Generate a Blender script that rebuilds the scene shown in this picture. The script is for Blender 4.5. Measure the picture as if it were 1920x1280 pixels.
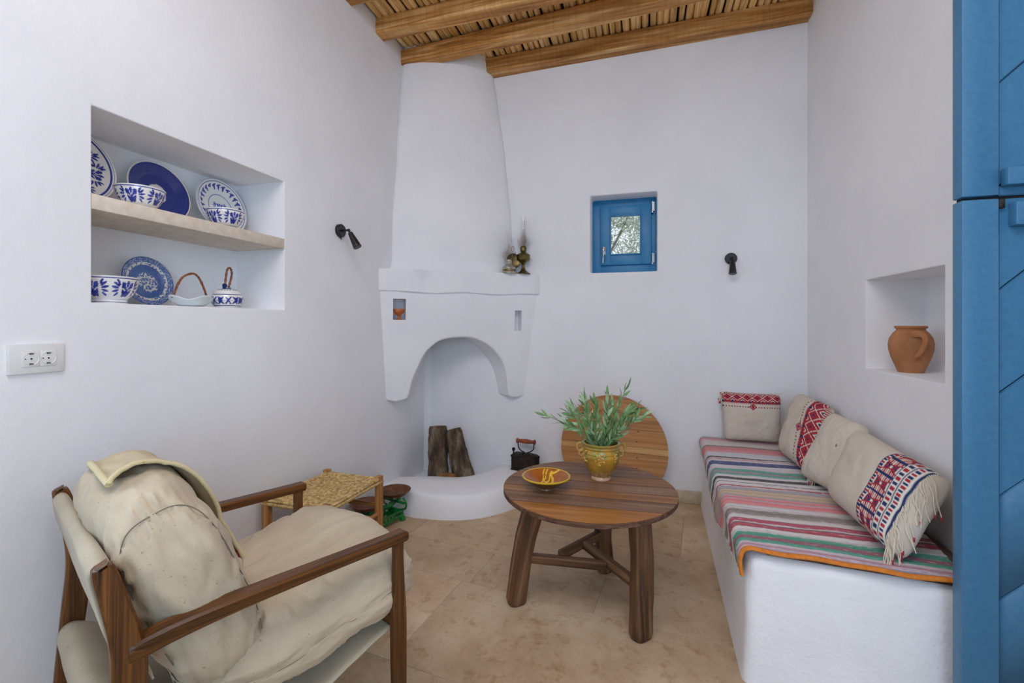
import bpy, bmesh, math, random
import numpy as np
from mathutils import Vector, Matrix, noise
random.seed(7)
R = math.radians
PI = math.pi
scene = bpy.context.scene
for o in list(bpy.data.objects): bpy.data.objects.remove(o)

# ------------------------------------------------------------------ camera
cam_d = bpy.data.cameras.new('camera'); cam = bpy.data.objects.new('camera', cam_d)
scene.collection.objects.link(cam); scene.camera = cam
cam.location = (0, 0, 1.25); cam.rotation_euler = (R(90), 0, R(15.96))
cam_d.sensor_width = 36; cam_d.lens = 853 / 1920 * 36; cam_d.shift_y = -34 / 1920
cam_d.clip_start = .02; cam_d.clip_end = 200
# ------------------------------------------------------------------ world and light
world = bpy.data.worlds.new('world'); scene.world = world; world.use_nodes = True
bg = world.node_tree.nodes['Background']; bg.inputs[0].default_value = (.82, .91, 1, 1); bg.inputs[1].default_value = 1.0
def area(name, loc, rot, sx, sy, power, col):
    d = bpy.data.lights.new(name, 'AREA'); d.shape = 'RECTANGLE'; d.size = sx; d.size_y = sy; d.energy = power; d.color = col
    o = bpy.data.objects.new(name, d); scene.collection.objects.link(o); o.location = loc; o.rotation_euler = rot
    return o
# added fill lights: outside the left opening, and under the ceiling above the camera
area('side_fill', (-2.5, -.1, 1.65), (0, R(-90), 0), 1.7, 1.5, 30, (.66, .84, 1))
area('ceiling_fill', (-.3, .15, 3.13), (R(35), 0, 0), 1.9, 1.1, 38, (.92, .91, .97))
# added blue fill for the lower walls, inside the room behind the camera
area('rear_fill', (.55, -1.5, 1.5), (R(88), 0, R(22)), 1.4, 1.6, 30, (.50, .74, 1))
scene.view_settings.view_transform = 'Standard'; scene.view_settings.look = 'None'
scene.view_settings.gamma = 1; scene.view_settings.use_curve_mapping = False
scene.view_settings.exposure = 0.26
try:
    scene.cycles.max_bounces = 10; scene.cycles.diffuse_bounces = 6; scene.cycles.use_denoising = True
    scene.cycles.transparent_max_bounces = 12; scene.cycles.caustics_refractive = False; scene.cycles.caustics_reflective = False
except Exception: pass

# ------------------------------------------------------------------ materials
def hexc(h):
    h = h.lstrip('#'); v = [int(h[i:i+2], 16) / 255 for i in (0, 2, 4)]
    return tuple(x / 12.92 if x <= .04045 else ((x + .055) / 1.055) ** 2.4 for x in v) + (1,)
def newmat(name, rough=.6, metal=0., col=(.8, .8, .8, 1), spec=.5):
    m = bpy.data.materials.new(name); m.use_nodes = True
    b = m.node_tree.nodes['Principled BSDF']
    b.inputs['Base Color'].default_value = col; b.inputs['Roughness'].default_value = rough
    b.inputs['Metallic'].default_value = metal; b.inputs['Specular IOR Level'].default_value = spec
    return m, m.node_tree.nodes, m.node_tree.links, b
def ramp(N, stops, interp='LINEAR'):
    r = N.new('ShaderNodeValToRGB'); cr = r.color_ramp; cr.interpolation = interp
    while len(cr.elements) < len(stops): cr.elements.new(.5)
    for e, (p, c) in zip(cr.elements, stops): e.position = p; e.color = c
    return r
def noise_n(N, L, coord, scale, detail=4, rough=.55, vec_scale=None):
    if vec_scale:
        mp = N.new('ShaderNodeMapping'); mp.inputs['Scale'].default_value = vec_scale; L.new(coord, mp.inputs[0]); coord = mp.outputs[0]
    n = N.new('ShaderNodeTexNoise'); n.inputs['Scale'].default_value = scale; n.inputs['Detail'].default_value = detail
    n.inputs['Roughness'].default_value = rough; L.new(coord, n.inputs['Vector']); return n
def bump(N, L, b, h, strength, dist, prev=None):
    u = N.new('ShaderNodeBump'); u.inputs['Strength'].default_value = strength; u.inputs['Distance'].default_value = dist
    L.new(h, u.inputs['Height'])
    if prev: L.new(prev, u.inputs['Normal'])
    L.new(u.outputs[0], b.inputs['Normal']); return u.outputs[0]
def plaster(name, c1, c2, bs=.26):
    m, N, L, b = newmat(name, .85, 0, spec=.25)
    co = N.new('ShaderNodeNewGeometry').outputs['Position']
    n = noise_n(N, L, co, 2.2, 5); r = ramp(N, [(.35, c1), (.65, c2)]); L.new(n.outputs[0], r.inputs[0]); L.new(r.outputs[0], b.inputs['Base Color'])
    n1 = noise_n(N, L, co, 5, 3); p = bump(N, L, b, n1.outputs[0], .5, .012 * bs / .35)
    n2 = noise_n(N, L, co, 90, 4, .6); bump(N, L, b, n2.outputs[0], bs, .0035, p)
    return m
def wood(name, dark, mid, light, rough=.55, scale=1., bumps=.25, knots=False, ring=26, saw=0):
    m, N, L, b = newmat(name, rough, 0, spec=.4)
    at = N.new('ShaderNodeAttribute'); at.attribute_name = 'gc'; co = at.outputs['Vector']
    n = noise_n(N, L, co, 6 * scale, 6, .6, (.35, 3.2, 3.2))
    w = N.new('ShaderNodeTexNoise'); w.inputs['Scale'].default_value = 14 * scale; w.inputs['Detail'].default_value = 5; w.inputs['Distortion'].default_value = .8
    mp = N.new('ShaderNodeMapping'); mp.inputs['Scale'].default_value = (.12, ring / 6, ring / 6); L.new(co, mp.inputs[0]); L.new(mp.outputs[0], w.inputs['Vector'])
    mx = N.new('ShaderNodeMath'); mx.operation = 'MULTIPLY_ADD'; mx.inputs[1].default_value = .55; L.new(w.outputs[0], mx.inputs[0])
    m2 = N.new('ShaderNodeMath'); m2.operation = 'MULTIPLY'; m2.inputs[1].default_value = .45; L.new(n.outputs[0], m2.inputs[0]); L.new(m2.outputs[0], mx.inputs[2])
    r = ramp(N, [(.36, dark), (.5, mid), (.64, light)]); L.new(mx.outputs[0], r.inputs[0])
    tint = N.new('ShaderNodeObjectInfo')
    hs = N.new('ShaderNodeHueSaturation'); L.new(r.outputs[0], hs.inputs['Color'])
    mr = N.new('ShaderNodeMapRange'); mr.inputs[3].default_value = .82; mr.inputs[4].default_value = 1.14; L.new(tint.outputs['Random'], mr.inputs[0]); L.new(mr.outputs[0], hs.inputs['Value'])
    out = hs.outputs[0]
    if saw:
        sn = noise_n(N, L, co, 6, 3, .6, (11, .5, .5)); sr = ramp(N, [(.38, (.62, .60, .58, 1)), (.55, (1, 1, 1, 1))]); L.new(sn.outputs[0], sr.inputs[0])
        sm = N.new('ShaderNodeMix'); sm.data_type = 'RGBA'; sm.blend_type = 'MULTIPLY'; sm.inputs[0].default_value = saw; L.new(out, sm.inputs[6]); L.new(sr.outputs[0], sm.inputs[7]); out = sm.outputs[2]
    if knots:
        v = N.new('ShaderNodeTexVoronoi'); v.inputs['Scale'].default_value = 6; mk = N.new('ShaderNodeMapping'); mk.inputs['Scale'].default_value = (.75, 1.2, 1.2)
        L.new(co, mk.inputs[0]); L.new(mk.outputs[0], v.inputs['Vector'])
        kr = ramp(N, [(.05, (.06, .06, .06, 1)), (.13, (1, 1, 1, 1))]); L.new(v.outputs['Distance'], kr.inputs[0])
        mm = N.new('ShaderNodeMix'); mm.data_type = 'RGBA'; mm.blend_type = 'MULTIPLY'; mm.inputs[0].default_value = .75
        L.new(out, mm.inputs[6]); L.new(kr.outputs[0], mm.inputs[7]); out = mm.outputs[2]
    L.new(out, b.inputs['Base Color'])
    bump(N, L, b, w.outputs[0], bumps, .003)
    return m
def vcol(name, rough=.5, spec=.5, weave=0, coat=0):
    m, N, L, b = newmat(name, rough, 0, spec=spec)
    at = N.new('ShaderNodeAttribute'); at.attribute_name = 'Col'; L.new(at.outputs['Color'], b.inputs['Base Color'])
    b.inputs['Coat Weight'].default_value = coat; b.inputs['Coat Roughness'].default_value = .08
    if weave:
        co = N.new('ShaderNodeTexCoord').outputs['Object']; n = noise_n(N, L, co, weave, 3, .7); bump(N, L, b, n.outputs[0], .5, .002)
    return m
def noisy(name, stops, scale, rough=.6, metal=0, bs=.3, bd=.003, spec=.5, coords='Object', vs=None, detail=5):
    m, N, L, b = newmat(name, rough, metal, spec=spec)
    co = N.new('ShaderNodeTexCoord').outputs['Object'] if coords == 'Object' else N.new('ShaderNodeNewGeometry').outputs['Position']
    n = noise_n(N, L, co, scale, detail, .6, vs); r = ramp(N, stops); L.new(n.outputs[0], r.inputs[0]); L.new(r.outputs[0], b.inputs['Base Color'])
    if bs: bump(N, L, b, n.outputs[0], bs, bd)
    return m
def canvas(name, c1, c2):
    m, N, L, b = newmat(name, .92, 0, spec=.15)
    co = N.new('ShaderNodeTexCoord').outputs['Object']
    n = noise_n(N, L, co, 5, 5); r = ramp(N, [(.35, c1), (.65, c2)]); L.new(n.outputs[0], r.inputs[0])
    f = noise_n(N, L, co, 160, 2, .5); fr = ramp(N, [(.27, (.62, .55, .45, 1)), (.33, (1, 1, 1, 1))]); L.new(f.outputs[0], fr.inputs[0])
    mm = N.new('ShaderNodeMix'); mm.data_type = 'RGBA'; mm.blend_type = 'MULTIPLY'; mm.inputs[0].default_value = .8
    L.new(r.outputs[0], mm.inputs[6]); L.new(fr.outputs[0], mm.inputs[7]); L.new(mm.outputs[2], b.inputs['Base Color'])
    g = noise_n(N, L, co, 600, 2, .5); p = bump(N, L, b, g.outputs[0], .25, .001)
    w = noise_n(N, L, co, 16, 3, .5); bump(N, L, b, w.outputs[0], .15, .005, p)
    b.inputs['Sheen Weight'].default_value = .15
    return m
M = {}
M['wall'] = plaster('whitewashed plaster', (.84, .845, .87, 1), (.89, .895, .915, 1))
M['hearth'] = plaster('hearth plaster', (.84, .85, .88, 1), (.90, .905, .925, 1), .6)
M['shelf'] = noisy('cream stone', [(.3, hexc('cdbfae')), (.7, hexc('e2d6c6'))], 30, .6, bs=.05)
M['skirt'] = noisy('skirting stone', [(.3, hexc('b5a890')), (.7, hexc('cfc4ad'))], 22, .6, bs=.05, coords='P')
M['grout'] = newmat('pale grout', .9, 0, hexc('c5b9a6'))[0]
def tile_mat():
    m, N, L, b = newmat('travertine', .5, 0, spec=.35)
    co = N.new('ShaderNodeNewGeometry').outputs['Position']
    oi = N.new('ShaderNodeObjectInfo'); ad = N.new('ShaderNodeVectorMath'); ad.operation = 'ADD'; L.new(co, ad.inputs[0]); L.new(oi.outputs['Random'], ad.inputs[1])
    n = noise_n(N, L, ad.outputs[0], 3.0, 8, .62); r = ramp(N, [(.30, hexc('ae9376')), (.5, hexc('c3a888')), (.7, hexc('d6c0a2'))]); L.new(n.outputs[0], r.inputs[0])
    n2 = noise_n(N, L, ad.outputs[0], 13, 9, .72); r2 = ramp(N, [(.34, (.60, .47, .34, 1)), (.42, (.86, .78, .68, 1)), (.47, (1, 1, 1, 1)), (.66, (1, 1, 1, 1)), (.74, (1.0, 1.0, 1.0, 1))]); L.new(n2.outputs[0], r2.inputs[0])
    mm = N.new('ShaderNodeMix'); mm.data_type = 'RGBA'; mm.blend_type = 'MULTIPLY'; mm.inputs[0].default_value = .6; L.new(r.outputs[0], mm.inputs[6]); L.new(r2.outputs[0], mm.inputs[7])
    n3 = noise_n(N, L, ad.outputs[0], 75, 6, .7); r3 = ramp(N, [(.3, (.72, .66, .58, 1)), (.45, (1, 1, 1, 1)), (.62, (1, 1, 1, 1)), (.75, (1.12, 1.12, 1.1, 1))]); L.new(n3.outputs[0], r3.inputs[0])
    m4 = N.new('ShaderNodeMix'); m4.data_type = 'RGBA'; m4.blend_type = 'MULTIPLY'; m4.inputs[0].default_value = .65; L.new(mm.outputs[2], m4.inputs[6]); L.new(r3.outputs[0], m4.inputs[7])
    hs = N.new('ShaderNodeHueSaturation'); L.new(m4.outputs[2], hs.inputs['Color']); mr = N.new('ShaderNodeMapRange'); mr.inputs[3].default_value = .9; mr.inputs[4].default_value = 1.06
    L.new(oi.outputs['Random'], mr.inputs[0]); L.new(mr.outputs[0], hs.inputs['Value']); L.new(hs.outputs[0], b.inputs['Base Color'])
    bump(N, L, b, n2.outputs[0], .12, .002); return m
M['tile'] = tile_mat()
M['beam'] = wood('old pine beam', hexc('8e5a26'), hexc('c98c46'), hexc('efc283'), .6, .8, .5, ring=20, saw=.35)
M['cane'] = wood('peeled cane', hexc('bc8640'), hexc('ecc17c'), hexc('fde4b4'), .6, 1., .3)
M['ceiling'] = noisy('reed backing', [(.3, hexc('3a240f')), (.7, hexc('6b4a28'))], 20, .9)
M['blue'] = noisy('blue paint', [(.3, hexc('2a6a96')), (.7, hexc('33769f'))], 30, .4, bs=.12, bd=.002)
M['winblue'] = noisy('window blue paint', [(.3, hexc('1a74a8')), (.7, hexc('237fb0'))], 12, .4, bs=.03)
M['doorblue'] = noisy('door blue paint', [(.3, hexc('3a7096')), (.7, hexc('427a9f'))], 60, .38, bs=.35, bd=.0015)
M['dark'] = newmat('dark gap', .8, 0, hexc('26241f'))[0]
M['black'] = newmat('black lacquer', .35, 0, hexc('15181a'))[0]
M['chrome'] = newmat('brushed steel', .28, 1, hexc('b9bbbd'))[0]
M['plastic'] = newmat('white plastic', .35, 0, hexc('e4e4e2'))[0]
M['brasspin'] = newmat('contact brass', .4, 1, hexc('6b553b'))[0]
def glass_mat(name, rough=0.0, col=(1, 1, 1, 1)):
    m, N, L, b = newmat(name, rough, 0, col); b.inputs['Transmission Weight'].default_value = 1; b.inputs['IOR'].default_value = 1.45; return m
M['glass'] = glass_mat('clear glass')
def pane_mat():
    m = bpy.data.materials.new('window glass'); m.use_nodes = True; N = m.node_tree.nodes; L = m.node_tree.links; N.remove(N['Principled BSDF'])
    t = N.new('ShaderNodeBsdfTransparent'); g = N.new('ShaderNodeBsdfGlossy'); g.inputs['Roughness'].default_value = .02
    mx = N.new('ShaderNodeMixShader'); mx.inputs[0].default_value = .05; L.new(t.outputs[0], mx.inputs[1]); L.new(g.outputs[0], mx.inputs[2])
    L.new(mx.outputs[0], N['Material Output'].inputs[0]); return m
M['pane'] = pane_mat()
M['chair'] = wood('oiled oak', hexc('241204'), hexc('573311'), hexc('7b4d20'), .38, 1.3, .25, ring=55)
M['table'] = wood('old teak', hexc('6b4427'), hexc('8e6038'), hexc('a87a4e'), .5, .9, .25)
M['tablegrey'] = wood('greyed teak', hexc('634838'), hexc('7e5e48'), hexc('92755e'), .55, .9, .25, saw=.25)
M['tablegold'] = wood('golden teak', hexc('78481c'), hexc('98622b'), hexc('b0783c'), .45, .9, .2)
M['tablerim'] = wood('dark weathered rim', hexc('3a2418'), hexc('5c4030'), hexc('7a5c48'), .65, 1.2, .4)
M['tableleg'] = wood('rough teak log', hexc('33200f'), hexc('6b4a2f'), hexc('957258'), .6, .8, .7, ring=20)
M['board'] = wood('knotty pine', hexc('9a6435'), hexc('b98048'), hexc('cd9860'), .55, .7, .25, True)
M['boardlight'] = wood('pale pine', hexc('c59052'), hexc('dcaa6c'), hexc('ebc48c'), .55, .8, .2)
M['stool'] = wood('stool beech', hexc('7a4f26'), hexc('a8743f'), hexc('c0905a'), .5, 1.2, .2)
M['lidwood'] = wood('dark bench lid', hexc('3a2a1e'), hexc('5d4635'), hexc('7a6250'), .6, 1, .3)
M['canvas'] = canvas('undyed canvas', hexc('b6a78f'), hexc('c6b79f'))
M['sling'] = canvas('sling canvas', hexc('aca08a'), hexc('bcb09a'))
M['drape'] = canvas('cream drape', hexc('c6b78e'), hexc('d3c59e'))
M['seam'] = newmat('seam thread', .9, 0, hexc('7d7366'))[0]
M['cloth'] = vcol('woven cotton', .95, .1, 420)
M['rug'] = vcol('rag weave', .95, .1, 330)
M['ceramic'] = vcol('painted glaze', .16, .5, 0, .4)
M['pottery'] = vcol('ochre glaze', .28, .5, 0, .3)
M['rushmat'] = vcol('twisted rush', .8, .2)
M['orange'] = noisy('orange binding', [(.3, hexc('c9701f')), (.7, hexc('e08a35'))], 60, .9, bs=.3)
M['thread'] = newmat('cream thread', .95, 0, hexc('e2d8c4'))[0]
M['redthread'] = newmat('red thread', .95, 0, hexc('b0303c'))[0]
M['terracotta'] = noisy('terracotta', [(.25, hexc('7d6a4c')), (.42, hexc('a87046')), (.75, hexc('c0855a'))], 9, .8, bs=.06)
M['cup'] = noisy('orange clay', [(.3, hexc('a85526')), (.7, hexc('cc7b42'))], 30, .5, bs=.05)
M['bark'] = noisy('bark', [(.3, hexc('241a12')), (.5, hexc('5c4a38')), (.72, hexc('9a8d78'))], 16, .95, bs=1., bd=.02, vs=(1, 1, .35), detail=8)
M['logend'] = noisy('cut log', [(.3, hexc('6b4527')), (.7, hexc('9a6b42'))], 18, .9)
M['iron'] = noisy('rusty iron', [(.3, hexc('15110f')), (.7, hexc('3a2c25'))], 25, .6, .5, bs=.3)
M['redwood'] = noisy('red handle', [(.3, hexc('702f18')), (.7, hexc('a9592f'))], 20, .4, bs=.02)
M['green'] = noisy('green enamel', [(.3, hexc('0c5a26')), (.7, hexc('178a3c'))], 25, .4, bs=.15)
M['rust'] = noisy('rusty pan', [(.3, hexc('4a2c1c')), (.6, hexc('7d5238')), (.75, hexc('8c6f5c'))], 22, .55, .35, bs=.15)
M['brass'] = noisy('old brass', [(.3, hexc('4f4428')), (.7, hexc('8c7b4c'))], 20, .38, .9, bs=.1)
M['smoked'] = noisy('cut grey glass', [(.3, hexc('807c6c')), (.7, hexc('b5b1a2'))], 40, .2, .2, bs=.3)
M['leaf'] = noisy('olive leaf', [(.3, hexc('55804a')), (.7, hexc('8bb073'))], 30, .45, bs=0)
M['leafpale'] = noisy('olive leaf pale', [(.3, hexc('8fae80')), (.7, hexc('b3c9a0'))], 30, .5, bs=0)
M['stem'] = newmat('green stem', .6, 0, hexc('7f8a5c'))[0]
M['cane_handle'] = noisy('rattan', [(.3, hexc('5f2f1a')), (.7, hexc('a06038'))], 60, .5, bs=.1)
M['pale_glaze'] = newmat('pale celadon', .15, 0, hexc('d5dfdf'))[0]
M['ground'] = noisy('dry ground', [(.3, hexc('c8c4b8')), (.7, hexc('e0dcd0'))], 3, .95, coords='P')
M['treeleaf'] = noisy('outside foliage', [(.3, hexc('98a38c')), (.7, hexc('cdd5c2'))], 4, .7, bs=0)
M['trunk'] = noisy('outside trunk', [(.3, hexc('7b7468')), (.7, hexc('a29b8e'))], 8, .9)

# ------------------------------------------------------------------ object helpers
C = scene.collection
def link(name, me, mat=None, parent=None, smooth=True, loc=None, rot=None):
    o = bpy.data.objects.new(name, me); C.objects.link(o)
    if mat is not None and not me.materials: me.materials.append(M[mat] if isinstance(mat, str) else mat)
    if parent: o.parent = parent
    if loc is not None: o.location = loc
    if rot is not None: o.rotation_euler = rot
    if smooth:
        me.polygons.foreach_set('use_smooth', [True] * len(me.polygons))
    return o
def from_bm(name, bm, mat=None, parent=None, smooth=True, gc=None, auto=40, **k):
    """one bmesh -> one mesh object; gc = 3x3 matrix turning local coordinates into grain coordinates"""
    bmesh.ops.recalc_face_normals(bm, faces=bm.faces)
    if auto:
        for e in bm.edges:
            if len(e.link_faces) == 2 and e.calc_face_angle(0) > R(auto): e.smooth = False
    me = bpy.data.meshes.new(name); bm.to_mesh(me); bm.free()
    o = link(name, me, mat, parent, smooth, **k)
    if gc is not None: setgc(me, gc)
    return o
_gcoff = [0]
def setgc(me, mtx):
    co = np.empty(len(me.vertices) * 3, 'f'); me.vertices.foreach_get('co', co); co = co.reshape(-1, 3)
    _gcoff[0] += 1
    g = co @ np.array(mtx.to_3x3() if hasattr(mtx, 'to_3x3') else mtx, 'f').T + np.array([.37, .61, .83], 'f') * (_gcoff[0] % 40)
    a = me.attributes.new('gc', 'FLOAT_VECTOR', 'POINT'); a.data.foreach_set('vector', g.astype('f').ravel())
def axis_mtx(d):
    """rows = grain axes, x along d"""
    x = Vector(d).normalized(); y = Vector((0, 0, 1)).cross(x)
    if y.length < .05: y = Vector((0, 1, 0))
    y.normalize(); z = x.cross(y)
    return Matrix((x, y, z))
def mesh_np(name, verts, faces, mat=None, parent=None, smooth=True, col=None, gc=None, **k):
    me = bpy.data.meshes.new(name); me.from_pydata([tuple(map(float, v)) for v in verts], [], [tuple(map(int, f)) for f in faces]); me.update()
    if col is not None:
        a = me.color_attributes.new('Col', 'FLOAT_COLOR', 'POINT'); c = np.ones((len(verts), 4), 'f'); c[:, :3] = np.asarray(col)[:, :3]; a.data.foreach_set('color', c.ravel())
    o = link(name, me, mat, parent, smooth, **k)
    if gc is not None: setgc(me, gc)
    return o
def grid_faces(nu, nv, wrap_u=False, wrap_v=False, off=0):
    f = []
    for i in range(nu if wrap_u else nu - 1):
        for j in range(nv if wrap_v else nv - 1):
            a = i * nv + j; b = i * nv + (j + 1) % nv; c = ((i + 1) % nu) * nv + (j + 1) % nv; d = ((i + 1) % nu) * nv + j
            f.append((a + off, b + off, c + off, d + off))
    return f
def add_box(bm, c, s, rot=None, bev=0, seg=2):
    r = bmesh.ops.create_cube(bm, size=1, matrix=Matrix.Translation(Vector(c)) @ (rot.to_4x4() if rot is not None else Matrix()) @ Matrix.Diagonal((s[0], s[1], s[2], 1)))
    if bev:
        es = list({e for v in r['verts'] for e in v.link_edges})
        bmesh.ops.bevel(bm, geom=es, offset=bev, segments=seg, affect='EDGES', profile=.5, clamp_overlap=True)
def box(name, c, s, mat, parent=None, bev=.003, gc=None, rot=None, **k):
    bm = bmesh.new(); add_box(bm, c, s, rot, bev)
    return from_bm(name, bm, mat, parent, gc=gc, **k)
def add_tube(bm, pts, rad, n=8, squash=None, closed=False, caps=True):
    pts = [Vector(p) for p in pts]; m = len(pts)
    rr = rad if hasattr(rad, '__len__') else [rad] * m
    rings = []; prev = None
    for i, p in enumerate(pts):
        if closed: t = pts[(i + 1) % m] - pts[i - 1]
        else: t = pts[min(i + 1, m - 1)] - pts[max(i - 1, 0)]
        t.normalize()
        if prev is None: a = t.orthogonal().normalized() if squash is None else (Vector(squash[2]) - t * t.dot(Vector(squash[2]))).normalized()
        else: a = (prev - t * t.dot(prev)).normalized()
        prev = a; b = t.cross(a)
        sx, sy = (squash[0], squash[1]) if squash else (1, 1)
        rings.append([bm.verts.new(p + (a * math.cos(2 * PI * j / n) * sx + b * math.sin(2 * PI * j / n) * sy) * rr[i]) for j in range(n)])
    for i in range(m if closed else m - 1):
        A, B = rings[i], rings[(i + 1) % m]
        for j in range(n): bm.faces.new((A[j], A[(j + 1) % n], B[(j + 1) % n], B[j]))
    if caps and not closed:
        bm.faces.new(rings[0][::-1]); bm.faces.new(rings[-1])
def tube(name, pts, rad, mat, parent=None, n=8, gc=None, **k):
    bm = bmesh.new(); kk = {q: k.pop(q) for q in ('squash', 'closed', 'caps') if q in k}
    add_tube(bm, pts, rad, n, **kk)
    if gc is True: gc = axis_mtx(Vector(pts[-1]) - Vector(pts[0]))
    return from_bm(name, bm, mat, parent, gc=gc, auto=50, **k)
def smooth_path(pts, n=8):
    P = [Vector(p) for p in pts]; out = []
    for i in range(len(P) - 1):
        p0, p1, p2, p3 = P[max(i - 1, 0)], P[i], P[i + 1], P[min(i + 2, len(P) - 1)]
        for k in range(n):
            t = k / n
            out.append(.5 * ((2 * p1) + (-p0 + p2) * t + (2 * p0 - 5 * p1 + 4 * p2 - p3) * t * t + (-p0 + 3 * p1 - 3 * p2 + p3) * t ** 3))
    out.append(P[-1]); return out
def lathe(name, prof, mat, parent=None, n=32, colfn=None, dens=1, disp=None, **k):
    """prof: (r, z) list; dens subdivides each span"""
    P = []
    for i in range(len(prof) - 1):
        for q in range(dens): t = q / dens; P.append((prof[i][0] * (1 - t) + prof[i + 1][0] * t, prof[i][1] * (1 - t) + prof[i + 1][1] * t))
    P.append(prof[-1]); V = []; col = []
    for i, (r, z) in enumerate(P):
        for j in range(n):
            a = 2 * PI * j / n; rr = max(r, .0002) + (disp(a, r, z) if disp else 0)
            V.append((rr * math.cos(a), rr * math.sin(a), z))
            if colfn: col.append(colfn(i / (len(P) - 1), a, r, z))
    F = grid_faces(len(P), n, False, True)
    o = mesh_np(name, V, F, mat, parent, True, col if colfn else None, **k)
    bm = bmesh.new(); bm.from_mesh(o.data); bmesh.ops.remove_doubles(bm, verts=bm.verts, dist=.00005); bmesh.ops.recalc_face_normals(bm, faces=bm.faces)
    for e in bm.edges:
        if len(e.link_faces) == 2 and e.calc_face_angle(0) > R(50): e.smooth = False
    bm.to_mesh(o.data); bm.free(); return o
def prism(name, poly, z0, z1, mat, parent=None, bev=0, gc=None, seg=2, **k):
    bm = bmesh.new(); vs = [bm.verts.new((x, y, z0)) for x, y in poly]; f = bm.faces.new(vs)
    r = bmesh.ops.extrude_face_region(bm, geom=[f]); bmesh.ops.translate(bm, vec=(0, 0, z1 - z0), verts=[v for v in r['geom'] if isinstance(v, bmesh.types.BMVert)])
    if bev: bmesh.ops.bevel(bm, geom=list(bm.edges), offset=bev, segments=seg, affect='EDGES', profile=.5, clamp_overlap=True)
    return from_bm(name, bm, mat, parent, gc=gc, **k)
def tag(o, label=None, cat=None, group=None, kind=None):
    if label: o['label'] = label
    if cat: o['category'] = cat
    if group: o['group'] = group
    if kind: o['kind'] = kind
    return o
def thing(name, label, cat, loc=(0, 0, 0), rotz=0, group=None, rot=None):
    o = bpy.data.objects.new(name, None); C.objects.link(o); o.location = loc; o.rotation_euler = rot or (0, 0, rotz); o.empty_display_size = .05
    return tag(o, label, cat, group)
def struct(o, cat=None, label=None): return tag(o, label, cat, None, 'structure')
def fbm(p, s, oct_=3, seed=0): return noise.fractal(Vector(p) * s + Vector((seed, seed * 1.7, 0)), 1.0, 2.0, oct_)
def lerp(a, b, t): return a + (b - a) * t
def mixc(a, b, t): return tuple(a[i] * (1 - t) + b[i] * t for i in range(3))
def sstep(a, b, x):
    t = max(0, min(1, (x - a) / (b - a))); return t * t * (3 - 2 * t)

# ================================================================== THE SETTING
XL, XR, YB, YR = -1.70, 1.04, 3.39, -2.2
ZC = 3.36
def cells(name, cuts, filled, to3, mat, bev=.007, edge_noise=0):
    """solid built from a 3D cell grid; faces only between filled and empty cells"""
    U, V, Wc = cuts; bm = bmesh.new(); vd = {}
    def vert(i, j, k):
        if (i, j, k) not in vd: vd[(i, j, k)] = bm.verts.new(to3(U[i], V[j], Wc[k]))
        return vd[(i, j, k)]
    nu, nv, nw = len(U) - 1, len(V) - 1, len(Wc) - 1
    def F(i, j, k): return 0 <= i < nu and 0 <= j < nv and 0 <= k < nw and filled((U[i] + U[i + 1]) / 2, (V[j] + V[j + 1]) / 2, (Wc[k] + Wc[k + 1]) / 2)
    for i in range(nu):
        for j in range(nv):
            for k in range(nw):
                if not F(i, j, k): continue
                for (d, q) in (((-1, 0, 0), ((0, 0, 0), (0, 0, 1), (0, 1, 1), (0, 1, 0))), ((1, 0, 0), ((1, 0, 0), (1, 1, 0), (1, 1, 1), (1, 0, 1))),
                               ((0, -1, 0), ((0, 0, 0), (1, 0, 0), (1, 0, 1), (0, 0, 1))), ((0, 1, 0), ((0, 1, 0), (0, 1, 1), (1, 1, 1), (1, 1, 0))),
                               ((0, 0, -1), ((0, 0, 0), (0, 1, 0), (1, 1, 0), (1, 0, 0))), ((0, 0, 1), ((0, 0, 1), (1, 0, 1), (1, 1, 1), (0, 1, 1)))):
                    if not F(i + d[0], j + d[1], k + d[2]):
                        bm.faces.new([vert(i + a, j + b, k + c) for a, b, c in q])
    bmesh.ops.recalc_face_normals(bm, faces=bm.faces)
    bmesh.ops.dissolve_limit(bm, angle_limit=R(1), verts=bm.verts, edges=bm.edges)
    es = [e for e in bm.edges if len(e.link_faces) == 2 and e.calc_face_angle(0) > R(30)]
    bmesh.ops.bevel(bm, geom=es, offset=bev, segments=3, affect='EDGES', profile=.5, clamp_overlap=True)
    bmesh.ops.triangulate(bm, faces=bm.faces)
    return struct(from_bm(name, bm, mat, auto=35))
inb = lambda x, a, b: a < x < b
# left wall with the two-shelf niche
NL = (1.035, 1.852, 1.317, 1.951)
cells('wall_left', ([YR - .5, -.85, .55, NL[0], NL[1], YB + .5], [-.1, .9, NL[2], NL[3], 2.4, ZC + .3], [0, .30, .5]),
      lambda y, z, w: not ((inb(y, NL[0], NL[1]) and inb(z, NL[2], NL[3]) and w < .30) or (inb(y, -.85, .55) and inb(z, .9, 2.4))), lambda y, z, w: (XL - w, y, z), 'wall', .006)  # second opening is unseen, added so side light reaches the right wall
# back wall with the window opening
WB = (-.367, .104, 1.622, 2.19)
cells('wall_back', ([XL - .02, WB[0], WB[1], XR + .02], [-.1, WB[2], WB[3], ZC + .3], [0, .5]),
      lambda x, z, w: not (inb(x, WB[0], WB[1]) and inb(z, WB[2], WB[3])), lambda x, z, w: (x, YB + w, z), 'wall', .012)
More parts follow.
